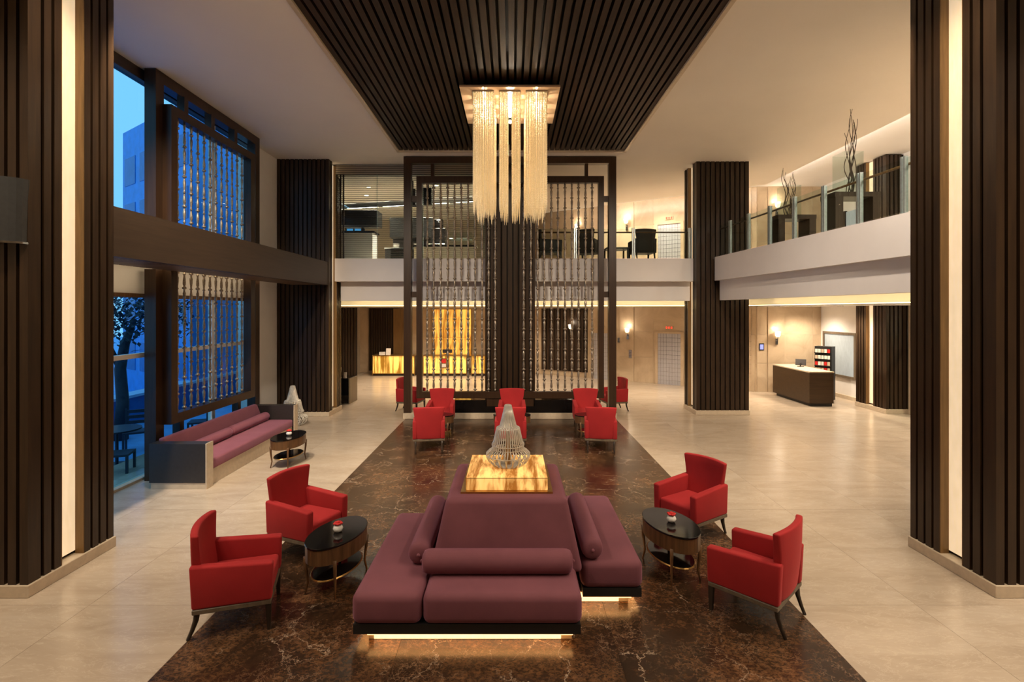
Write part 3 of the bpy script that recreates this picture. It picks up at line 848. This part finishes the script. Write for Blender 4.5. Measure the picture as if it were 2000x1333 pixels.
bb('base', 'stone_plinth', -6.0, -5.16, 8.74, 12.0, 0, .26)
bb('seat_cushion', 'velvet_mauve', -5.95, -5.13, 8.75, 11.99, .26, .44, bevel=.04, seg=4)
q = MB(); y0, y1 = 8.76 - 10.3, 11.98 - 10.3
q.add([(-.37, y0, .44), (-.22, y0, .44), (-.22, y1, .44), (-.37, y1, .44), (-.46, y0, .80), (-.36, y0, .80), (-.36, y1, .80), (-.46, y1, .80)], [(0, 3, 2, 1), (4, 5, 6, 7), (0, 1, 5, 4), (1, 2, 6, 5), (2, 3, 7, 6), (3, 0, 4, 7)])
q.build('back_cushion', 'velvet_mauve', bn, bevel=.03, seg=3)
bb('back_board', 'wood_frame', -6.12, -6.06, 8.74, 12.0, .11, .74)
g = 'bolsters on the window bench'
bolster_thing('mauve bolster on the window bench, nearer half', (-5.72, 8.80, .535), (-5.72, 10.36, .535), .10, 'velvet_mauve', g)
bolster_thing('mauve bolster on the window bench, farther half by the end panel', (-5.72, 10.38, .535), (-5.72, 11.93, .535), .10, 'velvet_mauve', g)

# ================================================================== RAILINGS
def railing(name, label, pts, posts, h=.90, railh=.78):
    t = thing(name, label, 'railing', (pts[0][0], pts[0][1], FZ))
    o0 = Vector((pts[0][0], pts[0][1], FZ))
    def L3(p, z): return Vector((p[0], p[1], FZ + z)) - o0
    d = (Vector(pts[1]) - Vector(pts[0])).normalized(); n2 = Vector((-d.y, d.x))
    for p in posts:
        for s in (-1, 1):
            c = Vector(p) + d * (.028 * s)
            M = Matrix.Translation(L3(c, 0)) @ Matrix.Rotation(math.atan2(d.y, d.x), 4, 'Z')
            MB().box(-.016, .016, -.03, .03, 0, h, M).build('post', 'steel_post', t)
    ps = [Vector(pts[0])] + [Vector(p) for p in posts] + [Vector(pts[1])]
    for a, b2 in zip(ps[:-1], ps[1:]):
        ln = (b2 - a).length
        if ln < .15: continue
        M = Matrix.Translation(L3(a, 0)) @ Matrix.Rotation(math.atan2(d.y, d.x), 4, 'Z')
        MB().box(.05, ln - .05, -.006, .006, .03, h - .03, M).build('glass_panel', 'glass_rail', t)
    MB().tube([L3(Vector(pts[0]) + n2 * .06, railh), L3(Vector(pts[1]) + n2 * .06, railh)], .022, 8).build('handrail', 'wood_walnut', t, smooth=True)
    return t
py = [13.72, 12.75, 11.8, 10.85, 9.9, 8.95, 8.0, 7.05]
railing('glass_railing', 'glass railing with steel posts along the right balcony', ((fx(14.4, .07), 14.4), (fx(6.5, .07), 6.5)), [(fx(y, .07), y) for y in py])
railing('glass_railing', 'glass railing on the mezzanine between the screen and the corner column', ((.70, 14.97), (5.27, 14.97)), [(1.85, 14.97), (3.55, 14.97), (5.2, 14.97)])

# ================================================================== CAFE BEHIND LOUVRES (upper left)
gw = struct('window_3', 'glazed cafe front with horizontal louvres on the mezzanine')
MB().box(-5.16, -.77, 14.97, 14.985, FZ, 6.98).build('pane', 'glass_rail', gw)
MB().box(-5.16, -.77, 15.03, 15.10, 6.98, 7.25).build('header', 'beige_wall', gw)
for x in (-5.13, -5.02, -4.94): MB().box(x - .02, x + .02, 14.99, 15.03, FZ, 6.98).build('mullion', 'wood_frame', gw)
for x in (-3.95, -2.6): MB().box(x - .008, x + .008, 14.985, 15.0, FZ, 6.98).build('mullion', 'steel_post', gw)
lm = MB().box(-5.16, -.79, 14.935, 14.951, -.0065, .0065).mesh('louvre'); lm.materials.append(MT['panel_dark'])
z = FZ + .05
while z < 7.22:
    put('louvre', lm, gw, loc=(0, 0, z)); z += .0585
wallbox('wall_cafe_back', -7.3, -.9, 21.6, 21.8, FZ, 7.2, 'beige_wall')
wallbox('wall_cafe_side', -.95, -.78, 15.5, 21.6, FZ, 7.2, 'beige_wall')
cc = struct('ceiling_cafe', 'cafe ceiling with a lit diagonal cove')
MB().prism([(-7.3, 15.1), (-.78, 15.1), (-.78, 17.6), (-7.3, 19.3)], 6.95, 7.0).build('ceiling_board', 'ceiling_paint', cc)
MB().prism([(-7.3, 19.8), (-.78, 18.1), (-.78, 21.7), (-7.3, 21.7)], 6.80, 6.86).build('ceiling_board', 'ceiling_paint', cc)
MB().prism([(-7.3, 19.3), (-.78, 17.6), (-.78, 18.2), (-7.3, 19.9)], 7.08, 7.12).build('cove_top', 'white_ceiling', cc)
MB().prism([(-7.3, 19.83), (-.78, 18.13), (-.78, 18.2), (-7.3, 19.9)], 6.86, 6.88).build('led_strip', 'led_white', cc)
dn = struct('window_4', 'blue dusk window at the far end of the cafe')
MB().box(-6.95, -6.35, 21.55, 21.59, 4.6, 6.5).build('pane', 'dusk_pane', dn)
for q in (-6.98, -6.65, -6.32): MB().box(q - .03, q + .03, 21.53, 21.6, 4.55, 6.55).build('frame', 'wood_leg', dn)
def cafe_box(name, label, cat, parts, loc):
    t = thing(name, label, cat, loc)
    for nm, mat, (x0, x1, y0, y1, z0, z1) in parts: MB().box(x0, x1, y0, y1, z0, z1).build(nm, mat, t, bevel=.01, seg=1)
    return t
cafe_box('display_cabinet', 'pale fronted cabinet with dark hood behind the louvres', 'cabinet', [('body', 'grey_band', (-.45, .45, -.3, .3, 0, .92)), ('top', 'black_gloss', (-.5, .5, -.35, .35, .92, .98)), ('hood', 'black_matt', (-.55, .6, -.35, .3, 1.15, 1.62)), ('hood_post', 'black_matt', (-.05, .05, .2, .3, .98, 1.15))], (-4.78, 16.2, FZ - .02))
cafe_box('bar_unit', 'black bar back unit hung over a counter in the cafe', 'bar', [('counter', 'black_gloss', (-.9, .9, -.3, .3, 0, .55)), ('upper_cabinet', 'black_matt', (-.75, .75, -.25, .3, .95, 1.62)), ('worktop', 'chrome', (-.92, .92, -.33, .33, .55, .60)), ('back_panel', 'panel_dark', (-.75, .75, .25, .3, .6, .95))], (-3.35, 17.4, FZ - .02))
for i, (x, y, lb) in enumerate(((-3.9, 16.4, 'white crockery stack on the left of the cafe counter'), (-3.2, 16.62, 'white crockery stack in the middle of the cafe counter'), (-2.75, 16.65, 'white crockery stack at the right end of the cafe counter'))):
    t = thing('plate_stack', lb, 'crockery', (x, 17.25, FZ + .58), 0, 'crockery on the cafe counter')
    for k in range(5): MB().lathe([(.05, .03 * k), (.11, .03 * k + .018), (.11, .03 * k + .024)], 14).build('plate', 'white_ceramic', t, smooth=True)
cafe_box('cafe_counter', 'beige fronted cafe counter with glass cake case behind the screen', 'counter', [('body', 'beige_wall', (-1.0, .9, -.3, .3, 0, .5)), ('top', 'black_gloss', (-1.05, .95, -.34, .34, .5, .54)), ('glass_case', 'glass_rail', (.1, .8, -.25, .25, .54, .95)), ('case_shelf', 'steel_post', (.1, .8, -.22, .22, .74, .76))], (-2.05, 16.2, FZ - .02))
cafe_box('coffee_machine', 'dark coffee machine on the cafe counter', 'machine', [('body', 'panel_dark', (-.2, .25, -.2, .2, 0, .55)), ('hopper', 'black_matt', (-.12, .16, -.12, .12, .55, .85)), ('tray', 'chrome', (-.2, .25, -.3, -.2, 0, .05))], (-2.35, 16.25, FZ + .52))
def speaker(label, loc):
    t = thing('loudspeaker', label, 'speaker', loc)
    MB().box(-.13, .13, -.12, .12, -.25, .25).build('cabinet', 'black_matt', t, bevel=.01, seg=1)
    M = Matrix.Translation((0, -.121, -.08)) @ Matrix.Rotation(R(90), 4, 'X')
    MB().lathe([(.085, 0), (.07, .006)], 16, M=M).build('woofer', 'panel_dark', t)
    MB().box(-.03, .03, .05, .11, .25, .62).build('hanger', 'black_matt', t)
speaker('black loudspeaker hung high behind the left rods of the screen', (-2.55, 15.45, 6.42))
speaker('black loudspeaker hung below the cafe ceiling by the left screen post', (-3.05, 15.6, 6.42))

# ---- mezzanine chairs and tables right of the screen
dk0 = make_chair('chair_brown', 'wood_leg', 'wood_leg', 'lounge_chair')
for i, (x, y, a, lb) in enumerate(((1.18, 15.75, 0, 'dark brown lounge chair on the mezzanine, seen side on right of the central column'), (2.35, 15.8, 60, 'dark brown lounge chair on the mezzanine behind the right rods'), (4.0, 15.75, 95, 'dark brown lounge chair on the mezzanine near the upper lift doors'))):
    o = dk0 if i == 0 else copy_tree(dk0)
    o.location = (x, y, FZ - .02); o.rotation_euler = (0, 0, R(a)); tag(o, lb, 'armchair', 'dark chairs on the mezzanine')
t = thing('low_table', 'low dark table beside the dark chairs on the mezzanine', 'table', (3.25, 16.0, FZ - .02))
MB().box(-.35, .35, -.35, .35, .40, .44).build('table_top', 'wood_leg', t)
for sx in (-.3, .3):
    for sy in (-.3, .3): MB().box(sx - .025, sx + .025, sy - .025, sy + .025, 0, .40).build('leg', 'wood_leg', t)

# ---- tall console tables with glass vases of twisted branches
def console(label, x, y, w, d, h):
    t = thing('console_table', label, 'table', (x, y, FZ - .02))
    MB().box(-w / 2, w / 2, -d / 2, d / 2, h - .10, h).build('table_top', 'wood_leg', t)
    for sx in (-1, 1): MB().box(sx * (w / 2 - .09) - .08, sx * (w / 2 - .09) + .08, -d / 2, d / 2, 0, h - .10).build('side_panel', 'wood_leg', t)
def branch_vase(label, x, y, z, vh, bh, seed):
    t = thing('branch_vase', label, 'vase', (x, y, z))
    w = .20
    for (x0, x1, y0, y1) in ((-w, w, -w, -w + .01), (-w, w, w - .01, w), (-w, -w + .01, -w + .01, w - .01), (w - .01, w, -w + .01, w - .01)):
        MB().box(x0, x1, y0, y1, .01, vh).build('glass_wall', 'glass_vase', t)
    MB().box(-w, w, -w, w, 0, .01).build('glass_base', 'glass_vase', t)
    rnd = random.Random(seed)
    for k in range(9):
        ax, ay = rnd.uniform(-.14, .14), rnd.uniform(-.14, .14); amp = rnd.uniform(.03, .07); ph = rnd.uniform(0, 6); hh = bh * rnd.uniform(.6, 1.0)
        pts = []
        for i in range(22):
            f = i / 21
            pts.append((ax * (.5 + .5 * f) + amp * math.sin(ph + f * 9) * min(1, f * 4 + .1), ay * (.6) + amp * .6 * math.cos(ph + f * 8), .012 + f * hh))
        MB().tube(pts, [.009 * (1 - .7 * i / 21) + .002 for i in range(22)], 5).build('branch', 'twig', t, smooth=True)
console('dark console table on the balcony, farther one with branches', 7.05, 12.9, .95, .5, .88)
branch_vase('tall glass vase of twisted branches on the farther console', 6.98, 12.9, FZ + .86, .75, 1.30, 3)
console('dark console table on the balcony, nearer one with taller branches', 7.1, 10.75, .95, .5, .95)
branch_vase('tall glass vase of twisted branches on the nearer console', 7.05, 10.75, FZ + .93, .85, 1.80, 5)
# upper windows on right wall
for i, (y0, y1, n) in enumerate(((16.6, 17.3, 5), (17.6, 18.4, 6))):
    w = struct('window_%d' % n, 'pale upper window beyond the balcony')
    MB().box(11.26, 11.29, y0, y1, FZ, 6.3).build('pane', 'frosted_panel', w)
    for q in (y0, y1): MB().box(11.22, 11.3, q - .04, q + .04, FZ, 6.34).build('frame', 'wood_leg', w)

# ================================================================== LIFTS, SCONCES, PANELS ON ANGLED WALL
def lift(n, xa, xb, z0, h, label):
    d = struct('door_%d' % n, label); d.matrix_world = lift_m(xa, .012, z0)
    L = (xb - xa) / LD.x
    for s, (p, q) in enumerate(((.05, L / 2 - .004), (L / 2 + .004, L - .05))):
        dl_ = MB().box(p, q, -.02, .01, 0, h).build('door_leaf', 'steel_door', d)
        nh = max(2, int(h / .16)); 
        for k in range(1, nh): MB().box(p, q, -.023, -.019, h * k / nh - .003, h * k / nh + .003).build('engraved_line', 'panel_dark' if False else 'chrome', dl_)
        for k in range(1, 4): MB().box(p + (q - p) * k / 4 - .003, p + (q - p) * k / 4 + .003, -.023, -.019, 0, h).build('engraved_line', 'chrome', dl_)
    for p, q in ((-.06, .05), (L - .05, L + .06)): MB().box(p, q, -.05, .01, 0, h + .08).build('frame', 'marble_wall', d)
    MB().box(.05, L - .05, -.05, .01, h, h + .08).build('frame', 'marble_wall', d)
    di = MB().box(L / 2 - .17, L / 2 + .17, -.03, .01, h + .18, h + .30).build('indicator', 'marble_wall', d)
    for k in (-.10, 0, .10):
        MB().box(L / 2 + k - .028, L / 2 + k + .028, -.034, -.029, h + .20, h + .28).build('indicator_light', 'red_glow', di)
lift(1, 5.90, 6.74, 0, 2.05, 'brushed steel lift doors on the ground floor left of the corner column')
lift(2, 8.22, 8.86, 0, 2.0, 'brushed steel lift doors on the ground floor right of the corner column')
lift(3, 3.54, 4.24, 0, 2.0, 'brushed steel lift doors behind the right post of the screen')
lift(4, 5.90, 6.74, FZ, 1.95, 'brushed steel lift doors on the mezzanine')
def sconce(label, M, power):
    t = thing('wall_sconce', label, 'lamp', M.to_translation(), M.to_euler().z, 'wall sconces')
    MB().lathe([(.05, .0), (.085, .05), (.10, .16), (.102, .20)], 16, (0, -.12, 0), cap=True).build('glass_cup', 'sconce_glow', t, smooth=True)
    MB().box(-.045, .045, -.05, 0, -.28, -.06).build('back_plate', 'chrome', t)
    MB().tube([(0, -.04, -.16), (0, -.12, -.14), (0, -.12, 0)], .014, 6).build('stem', 'chrome', t)
    lamp('POINT', 'sconce_light', (0, -.20, .30), power, WARM2, t, .06)
for lb, M in (('small glowing wall sconce between two lifts on the ground floor', lift_m(4.90, .035, 2.05)),
              ('small glowing wall sconce on the dark slatted panel', lift_m(2.72, .07, 2.15)),
              ('small glowing wall sconce on the mezzanine left of the upper lift', lift_m(4.86, .035, 6.62)),
              ('small glowing wall sconce on the mezzanine behind the right rods', lift_m(2.95, .012, 6.62)),
              ('small glowing wall sconce above the concierge desk', Matrix.Translation((9.64, 18.69, 2.02))),
              ('small glowing wall sconce on the mezzanine beyond the corner column', Matrix.Translation((9.64, 18.69, 6.72)))):
    sconce(lb, M, 7)
t = struct('wall_slat_panel', 'dark slatted panel on the lift wall'); t.matrix_world = lift_m(1.40, .012, .12)
Lp = (3.34 - 1.40) / LD.x
MB().box(0, Lp, -.02, 0, .12, 2.95).build('backing', 'wood_core', t)
for k in range(16): MB().box(Lp * k / 16 + .012, Lp * (k + 1) / 16 - .025, -.055, -.02, .12, 2.95).build('slat', 'wood_slat', t)
def call_panel(label, x, z, w, h):
    t = thing('call_panel', label, 'panel', lift_m(x, .035, z).to_translation(), LANG)
    MB().box(-w / 2, w / 2, -.02, 0, -h / 2, h / 2).build('plate', 'chrome', t)
    for k in (-1, 1): MB().lathe([(.02, 0), (.02, .008)], 10, M=Matrix.Translation((0, -.02, k * h / 5)) @ Matrix.Rotation(R(90), 4, 'X')).build('button', 'panel_dark', t)
call_panel('steel lift call panel under the wall sconce', 4.98, 1.15, .13, .34)
call_panel('small steel panel on the marble beside the screen post', 4.55, 1.72, .10, .20)

# ================================================================== RECEPTION
for i, (x0, x1, lb) in enumerate(((-6.36, -4.42, 'backlit onyx reception desk, leftmost of the three'), (-4.05, -2.06, 'backlit onyx reception desk in the middle under the onyx wall panel'), (-1.86, .1, 'backlit onyx reception desk partly behind the central column'))):
    t = thing('reception_desk', lb, 'desk', ((x0 + x1) / 2, 23.3, 0), 0, 'onyx reception desks')
    w = (x1 - x0) / 2
    MB().box(-w + .03, w - .03, .05, .6, 0, .90).build('body', 'wood_leg', t)
    MB().box(-w + .03, w - .03, 0, .05, .12, .90).build('onyx_front', 'onyx_front', t)
    MB().box(-w, w, -.04, .64, .90, .94).build('worktop', 'gold_trim', t)
    for sx in (-w, w - .03): MB().box(sx, sx + .03, -.01, .05, .0, .90).build('edge_strip', 'gold_trim', t)
    MB().box(-w + .03, w - .03, -.005, .05, .08, .12).build('bottom_strip', 'gold_trim', t)
t = thing('onyx_wall_panel', 'tall backlit onyx panel on the reception wall', 'panel', (-2.88, 24.58, 0))
MB().box(-.92, .92, -.06, 0, 1.70, 3.02).build('onyx_sheet', 'onyx_panel', t)
MB().box(-.92, .92, -.06, 0, .80, 1.68).build('onyx_sheet', 'onyx_panel', t)
for x in (-.95, .92): MB().box(x, x + .03, -.08, 0, .8, 3.05).build('frame', 'wood_bronze', t)
t = struct('wall_slat_reception', 'dark slatted wall panel left of the onyx panel', (-6.0, 24.58, 0))
MB().box(-.85, 1.05, -.03, 0, .1, 3.08).build('backing', 'wood_core', t)
for k in range(10): MB().box(-.85 + .115 * k, -.85 + .115 * k + .08, -.09, -.03, .1, 3.08).build('slat', 'wood_slat', t)
MB().box(.32, 1.05, -.07, -.03, .1, 3.08).build('bronze_panel', 'wood_bronze', t)
t = struct('wall_slat_left', 'dark slatted wall behind the left column', (-6.9, 21.4, 0))
MB().box(-.4, .42, 0, .05, 0, 3.1).build('backing', 'wood_core', t)
for k in range(7): MB().box(-.4 + .117 * k, -.4 + .117 * k + .085, -.06, 0, 0, 3.1).build('slat', 'wood_slat', t)
t = thing('console_cabinet', 'black cabinet with a wooden side beyond the left column', 'cabinet', (-5.42, 16.7, 0))
MB().box(-.30, .22, -.40, .40, .04, .78).build('body', 'black_gloss', t)
MB().box(.22, .25, -.40, .40, 0, .80).build('side_panel', 'wood_rail_grey', t)
MB().box(-.32, .22, -.42, .42, .78, .82).build('top', 'black_gloss', t)
def card(label, loc, w, h, mat='paper'):
    t = thing('card_stand', label, 'sign', loc)
    M = Matrix.Rotation(R(-12), 4, 'X')
    MB().box(-w / 2, w / 2, -.004, .004, 0, h, M).build('card', mat, t)
    MB().box(-w / 2, w / 2, -.03, .05, -.002, .006).build('foot', 'paper', t)
card('white card on the black cabinet, taller one', (-5.60, 16.45, .822), .20, .34)
card('white card on the black cabinet, shorter one', (-5.38, 16.5, .822), .09, .17)
card('white tent card on the left reception desk, lower one', (-5.95, 23.45, .942), .28, .14)
card('white tent card on the left reception desk, taller one', (-5.68, 23.5, .942), .22, .30)
t = thing('desk_monitor', 'dark monitor on the middle reception desk', 'monitor', (-2.98, 23.6, .94))
MB().box(-.22, .22, -.02, .02, .08, .24).build('screen', 'panel_dark', t); MB().box(-.05, .05, -.02, .06, 0, .10).build('stand', 'black_matt', t); MB().box(-.12, .12, -.08, .08, 0, .01).build('foot', 'black_matt', t)
t = thing('notice_frame', 'small red framed notice on the front of the middle desk', 'sign', (-3.10, 23.27, .35))
MB().box(-.13, .13, -.02, .012, 0, .46).build('frame', 'gold_trim', t)
MB().box(-.10, .10, -.024, -.019, .24, .42).build('notice_sheet', 'flower_red', t)
MB().box(-.10, .10, -.024, -.019, .05, .20).build('notice_sheet', 'paper', t)

# ================================================================== CONCIERGE DESK AREA
t = thing('concierge_desk', 'dark brown concierge desk with pale stone top', 'desk', (9.6, 17.0, 0))
MB().box(-.38, .37, -1.13, 1.1, .10, 1.05).build('body', 'wood_desk', t)
MB().box(-.30, .37, -1.05, 1.0, 0, .10).build('toe_kick', 'black_matt', t)
MB().box(-.39, .38, -1.14, 1.11, 1.05, 1.085).build('top', 'stone_plinth', t)
t = thing('desk_tablet', 'dark tilted tablet on the concierge desk', 'tablet', (9.75, 17.3, 1.085), R(-35))
MB().box(-.16, .16, -.01, .01, .05, .26, Matrix.Rotation(R(-20), 4, 'X')).build('screen', 'panel_dark', t)
MB().box(-.10, .10, -.05, .10, 0, .012).build('base', 'black_matt', t); MB().box(-.02, .02, -.01, .04, .01, .12).build('arm', 'black_matt', t)
t = thing('brochure_rack', 'black brochure rack with rows of leaflets behind the concierge desk', 'rack', (10.42, 17.15, 0), R(-52))
MB().box(-.26, .26, .0, .30, 0, 1.78).build('case', 'black_matt', t)
for r_ in range(5):
    z = .70 + .21 * r_
    sh = MB().box(-.25, .25, -.06, 0, z, z + .03).build('shelf', 'black_gloss', t)
    for k in range(5):
        MB().box(-.23 + .094 * k, -.23 + .094 * k + .075, -.045, -.03, z + .03, z + .15).build('leaflet', random.choice(['paper', 'stone_plinth', 'flower_red', 'paper']), sh)
w = struct('window_7', 'frosted pale panel in a brown frame behind the concierge desk')
MB().box(11.27, 11.295, 16.85, 18.45, .78, 2.16).build('pane', 'frosted_panel', w)
for (y0, y1, z0, z1) in ((16.77, 16.85, .70, 2.24), (18.45, 18.53, .70, 2.24), (16.85, 18.45, .70, .78), (16.85, 18.45, 2.16, 2.24)):
    MB().box(11.24, 11.31, y0, y1, z0, z1).build('frame', 'wood_rail_grey', w)
d = struct('door_5', 'glazed entrance door at the right')
MB().box(11.43, 11.45, 12.25, 14.65, 0.02, 3.1).build('pane', 'glass_rail', d)
for y in (12.25, 14.65): MB().box(11.38, 11.5, y - .05, y + .05, 0, 3.15).build('frame', 'stone_plinth', d)
MB().box(11.40, 11.48, 12.3, 14.6, 2.05, 2.12).build('transom', 'stone_plinth', d)
wallbox('wall_entrance', 12.6, 12.8, 10.5, 15.5, -.1, 3.3, 'stone_lit')
wallbox('floor_entrance', 11.6, 12.6, 10.5, 15.5, -.1, -.01, 'stone_plinth')
wallbox('ceiling_entrance', 11.6, 12.8, 10.5, 15.5, 3.2, 3.3, 'white_ceiling')
t = thing('blue_wall_light', 'small blue lit sign on the marble beside the concierge desk', 'sign', (9.12, 18.71, 1.65))
MB().box(-.09, .09, -.012, 0, -.13, .13).build('plate', 'panel_dark', t); MB().box(-.06, .06, -.016, -.012, -.09, .09).build('display', 'blue_glow', t)

# ================================================================== OUTSIDE
wallbox('ground_terrace', -60, -6.66, -5, 60, -.35, -.12, 'paving_blue', 'blue dusk paving outside the window')
def building(label, poly, z1, mat, win=None):
    xs_, ys_ = [p[0] for p in poly], [p[1] for p in poly]
    t = thing('neighbour_building', label, 'building', (sum(xs_) / len(xs_), sum(ys_) / len(ys_), -.12))
    o = MB().prism([(x - t.location.x, y - t.location.y) for x, y in poly], 0, z1 + .12).build('wall', mat, t)
    return t
def facade_windows(t, p, q, z0, z1, nx, nz, mat='facade_dark'):
    p, q = Vector((*p, 0)) - Vector((t.location.x, t.location.y, 0)), Vector((*q, 0)) - Vector((t.location.x, t.location.y, 0)); d = q - p; L = d.length
    M = Matrix.Translation(p) @ Matrix.Rotation(math.atan2(d.y, d.x), 4, 'Z')
    for i in range(nx):
        for j in range(nz):
            a, b2 = L * (i + .15) / nx, L * (i + .85) / nx; c2, d2 = z0 + (z1 - z0) * (j + .2) / nz, z0 + (z1 - z0) * (j + .8) / nz
            MB().box(a, b2, -.015, .05, c2, d2, M).build('window', mat, t)
t = building('blue glass office block outside the upper window', [(-15.2, 20), (-10.4, 16.6), (-10.4, 24), (-15.2, 26)], 9.9, 'facade_blue')
facade_windows(t, (-15.2, 20), (-10.4, 16.6), .5, 9.3, 4, 5)
t = building('pale blue low building behind the rods of the upper window', [(-17, 32), (-12, 27.5), (-12, 36), (-17, 38)], 13.5, 'facade_pale')
facade_windows(t, (-17, 32), (-12, 27.5), 1, 12.5, 5, 6, 'facade_blue')
# street tree
t = thing('street_tree', 'dark street tree outside the lower window', 'tree', (-9.4, 12.3, -.12))
MB().tube([(0, 0, 0), (.05, 0, .9), (-.05, .05, 1.7), (.1, 0, 2.3), (.3, .05, 2.9)], [.16, .13, .12, .10, .05], 8).build('trunk', 'bark', t, smooth=True)
MB().tube([(-.03, .03, 1.7), (-.3, 0, 2.3), (-.5, 0, 2.9)], [.08, .06, .03], 6).build('bough', 'bark', t, smooth=True)
rnd = random.Random(4); q = MB()
for k in range(1500):
    a, rr, zz = rnd.uniform(0, 2 * PI), 1.5 * math.sqrt(rnd.random()), rnd.gauss(3.1, .42)
    c = Vector((rr * math.cos(a), rr * math.sin(a), zz)); M = Matrix.Translation(c) @ Matrix.Rotation(rnd.uniform(0, 6), 4, 'Z') @ Matrix.Rotation(rnd.uniform(-1, 1), 4, 'X')
    q.add([(0, -.09, 0), (.045, 0, .01), (0, .09, 0), (-.045, 0, .01)], [(0, 1, 2, 3)], M)
fo = q.build('foliage', 'leaf_dark', t); fo['kind'] = 'stuff'
# terrace furniture
def terrace_chair(label, x, y, a):
    t = thing('terrace_chair', label, 'chair', (x, y, -.12), R(a), 'dark terrace chairs')
    MB().box(-.22, .22, -.22, .22, .42, .46).build('seat', 'terrace_dark', t)
    for sx in (-.2, .2):
        for sy in (-.2, .2): MB().box(sx - .02, sx + .02, sy - .02, sy + .02, 0, .42 if sx > 0 else .92).build('leg', 'terrace_dark', t)
    for z in (.58, .70, .82): MB().box(-.215, -.185, -.18, .18, z, z + .07).build('back_slat', 'terrace_dark', t)
terrace_chair('dark wooden terrace chair close to the window glass', -7.35, 9.55, 20)
terrace_chair('dark wooden terrace chair beyond the terrace table', -8.3, 11.3, -60)
terrace_chair('dark wooden terrace chair on the far side seen between the rods', -7.5, 12.3, 200)
t = thing('terrace_table', 'dark round terrace table outside the window', 'table', (-7.95, 10.3, -.12))
MB().lathe([(.42, .70), (.42, .73)], 24).build('table_top', 'terrace_dark', t); MB().lathe([(.03, .02), (.03, .70)], 10).build('pedestal', 'terrace_dark', t); MB().lathe([(.24, 0), (.22, .02)], 20).build('foot', 'terrace_dark', t)
t = thing('planter_wall', 'low dark planter wall at the edge of the terrace', 'wall', (-10.5, 14, -.12))
MB().box(-.2, .2, -6, 6, 0, .75).build('wall', 'facade_dark', t); MB().box(-.25, .25, -6.05, 6.05, .75, .82).build('coping', 'facade_pale', t)

# ================================================================== DOWNLIGHTS (added fill lamps with made-up fittings)
def make_down():
    t = thing('fill_downlight', '', 'lamp')
    MB().lathe([(.075, -.012), (.085, -.012), (.085, 0), (.075, 0), (.075, -.012)], 20, cap=False).build('ring', 'chrome', t)
    MB().lathe([(.07, -.006), (.07, 0)], 16).build('lens', 'lens_glow', t)
    return t
dn0 = make_down(); used = [0]
def down(x, y, z, power, angle, label, group, color=WARM2):
    o = dn0 if not used[0] else copy_tree(dn0); used[0] = 1
    o.location = (x, y, z); tag(o, label, 'lamp', group)
    lamp('SPOT', 'fill_down_beam', (0, 0, -.03), power, color, o, .08, angle, .8)
lb = 'added recessed downlight in the beige ceiling above the camera'
for x in (-5.6, -4.0, 4.0, 5.6, 7.4):
    for y in (1.0, 3.2, 5.4): down(x, y, CZ, 200, 130, lb, 'added ceiling downlights near the camera')
lb = 'added recessed downlight in the low ceiling over the reception floor'
for x, y in ((-5.5, 19.0), (-5.0, 22.0), (-2.5, 18.5), (-2.5, 22.0), (1.2, 18.5), (.8, 22.0), (4.2, 18.3), (6.6, 17.8), (8.6, 16.6), (10.2, 15.9), (9.0, 12.6), (9.0, 9.6), (10.4, 17.9)):
    down(x, y, GZ + .02, 160, 150, lb, 'added downlights under the mezzanine')
lb = 'added recessed downlight in the white ceiling above the balcony'
for x, y in ((8.78, 9.0), (8.78, 12.0), (8.78, 15.5), (7.2, diag(7.2) + .35)):
    down(x, y, 7.52, 260, 140, lb, 'added downlights above the balcony')
lb = 'added recessed downlight in the cafe ceiling'
for x, y in ((-4.6, 16.4), (-2.4, 16.2), (-5.0, 17.6), (-3.0, 17.2)):
    down(x, y, 6.95, 380, 150, lb, 'added cafe downlights')
for x, y in ((4.0, diag(4.0) + .35), (5.6, diag(5.6) + .35)):
    down(x, y, 7.52, 300, 130, 'added recessed downlight over the mezzanine chairs', 'added downlights over the mezzanine chairs')
down(12.1, 13.4, 3.2, 160, 140, 'added recessed downlight outside the entrance door', 'entrance downlight')

# unseen fill spotlights added above the camera to brighten the middle of the lobby
for i, (x, y, tx, ty, pw, lb) in enumerate(((-4.6, 6.3, -4.6, 11.0, 1750, 'added fill spotlight over the left aisle'), (-3.4, 6.3, -2.0, 12.5, 1100, 'added fill spotlight aimed at the left chairs'),
        (3.4, 6.3, 2.0, 12.5, 1100, 'added fill spotlight aimed at the right chairs'), (4.6, 6.3, 4.8, 12.0, 1000, 'added fill spotlight over the right aisle'), (7.6, 6.3, 8.0, 12.0, 850, 'added fill spotlight aimed along the balcony'))):
    t = thing('fill_spotlight', lb, 'lamp', (x, y, CZ), 0, 'added fill spotlights')
    d = Vector((tx - x, ty - y, -CZ)).normalized()
    M = Matrix.Translation(d * .07) @ d.to_track_quat('Z', 'Y').to_matrix().to_4x4()
    MB().lathe([(.06, -.06), (.065, .05), (.055, .05)], 16, M=M).build('can', 'black_matt', t)
    MB().lathe([(.05, 0), (.05, .01)], 14, M=Matrix.Translation(d * .115) @ d.to_track_quat('Z', 'Y').to_matrix().to_4x4()).build('lens', 'lens_glow', t)
    o = lamp('SPOT', 'fill_spot_beam', d * .16, pw, WARM2, t, .08, 95, .9)
    o.rotation_euler = d.to_track_quat('-Z', 'Y').to_euler()
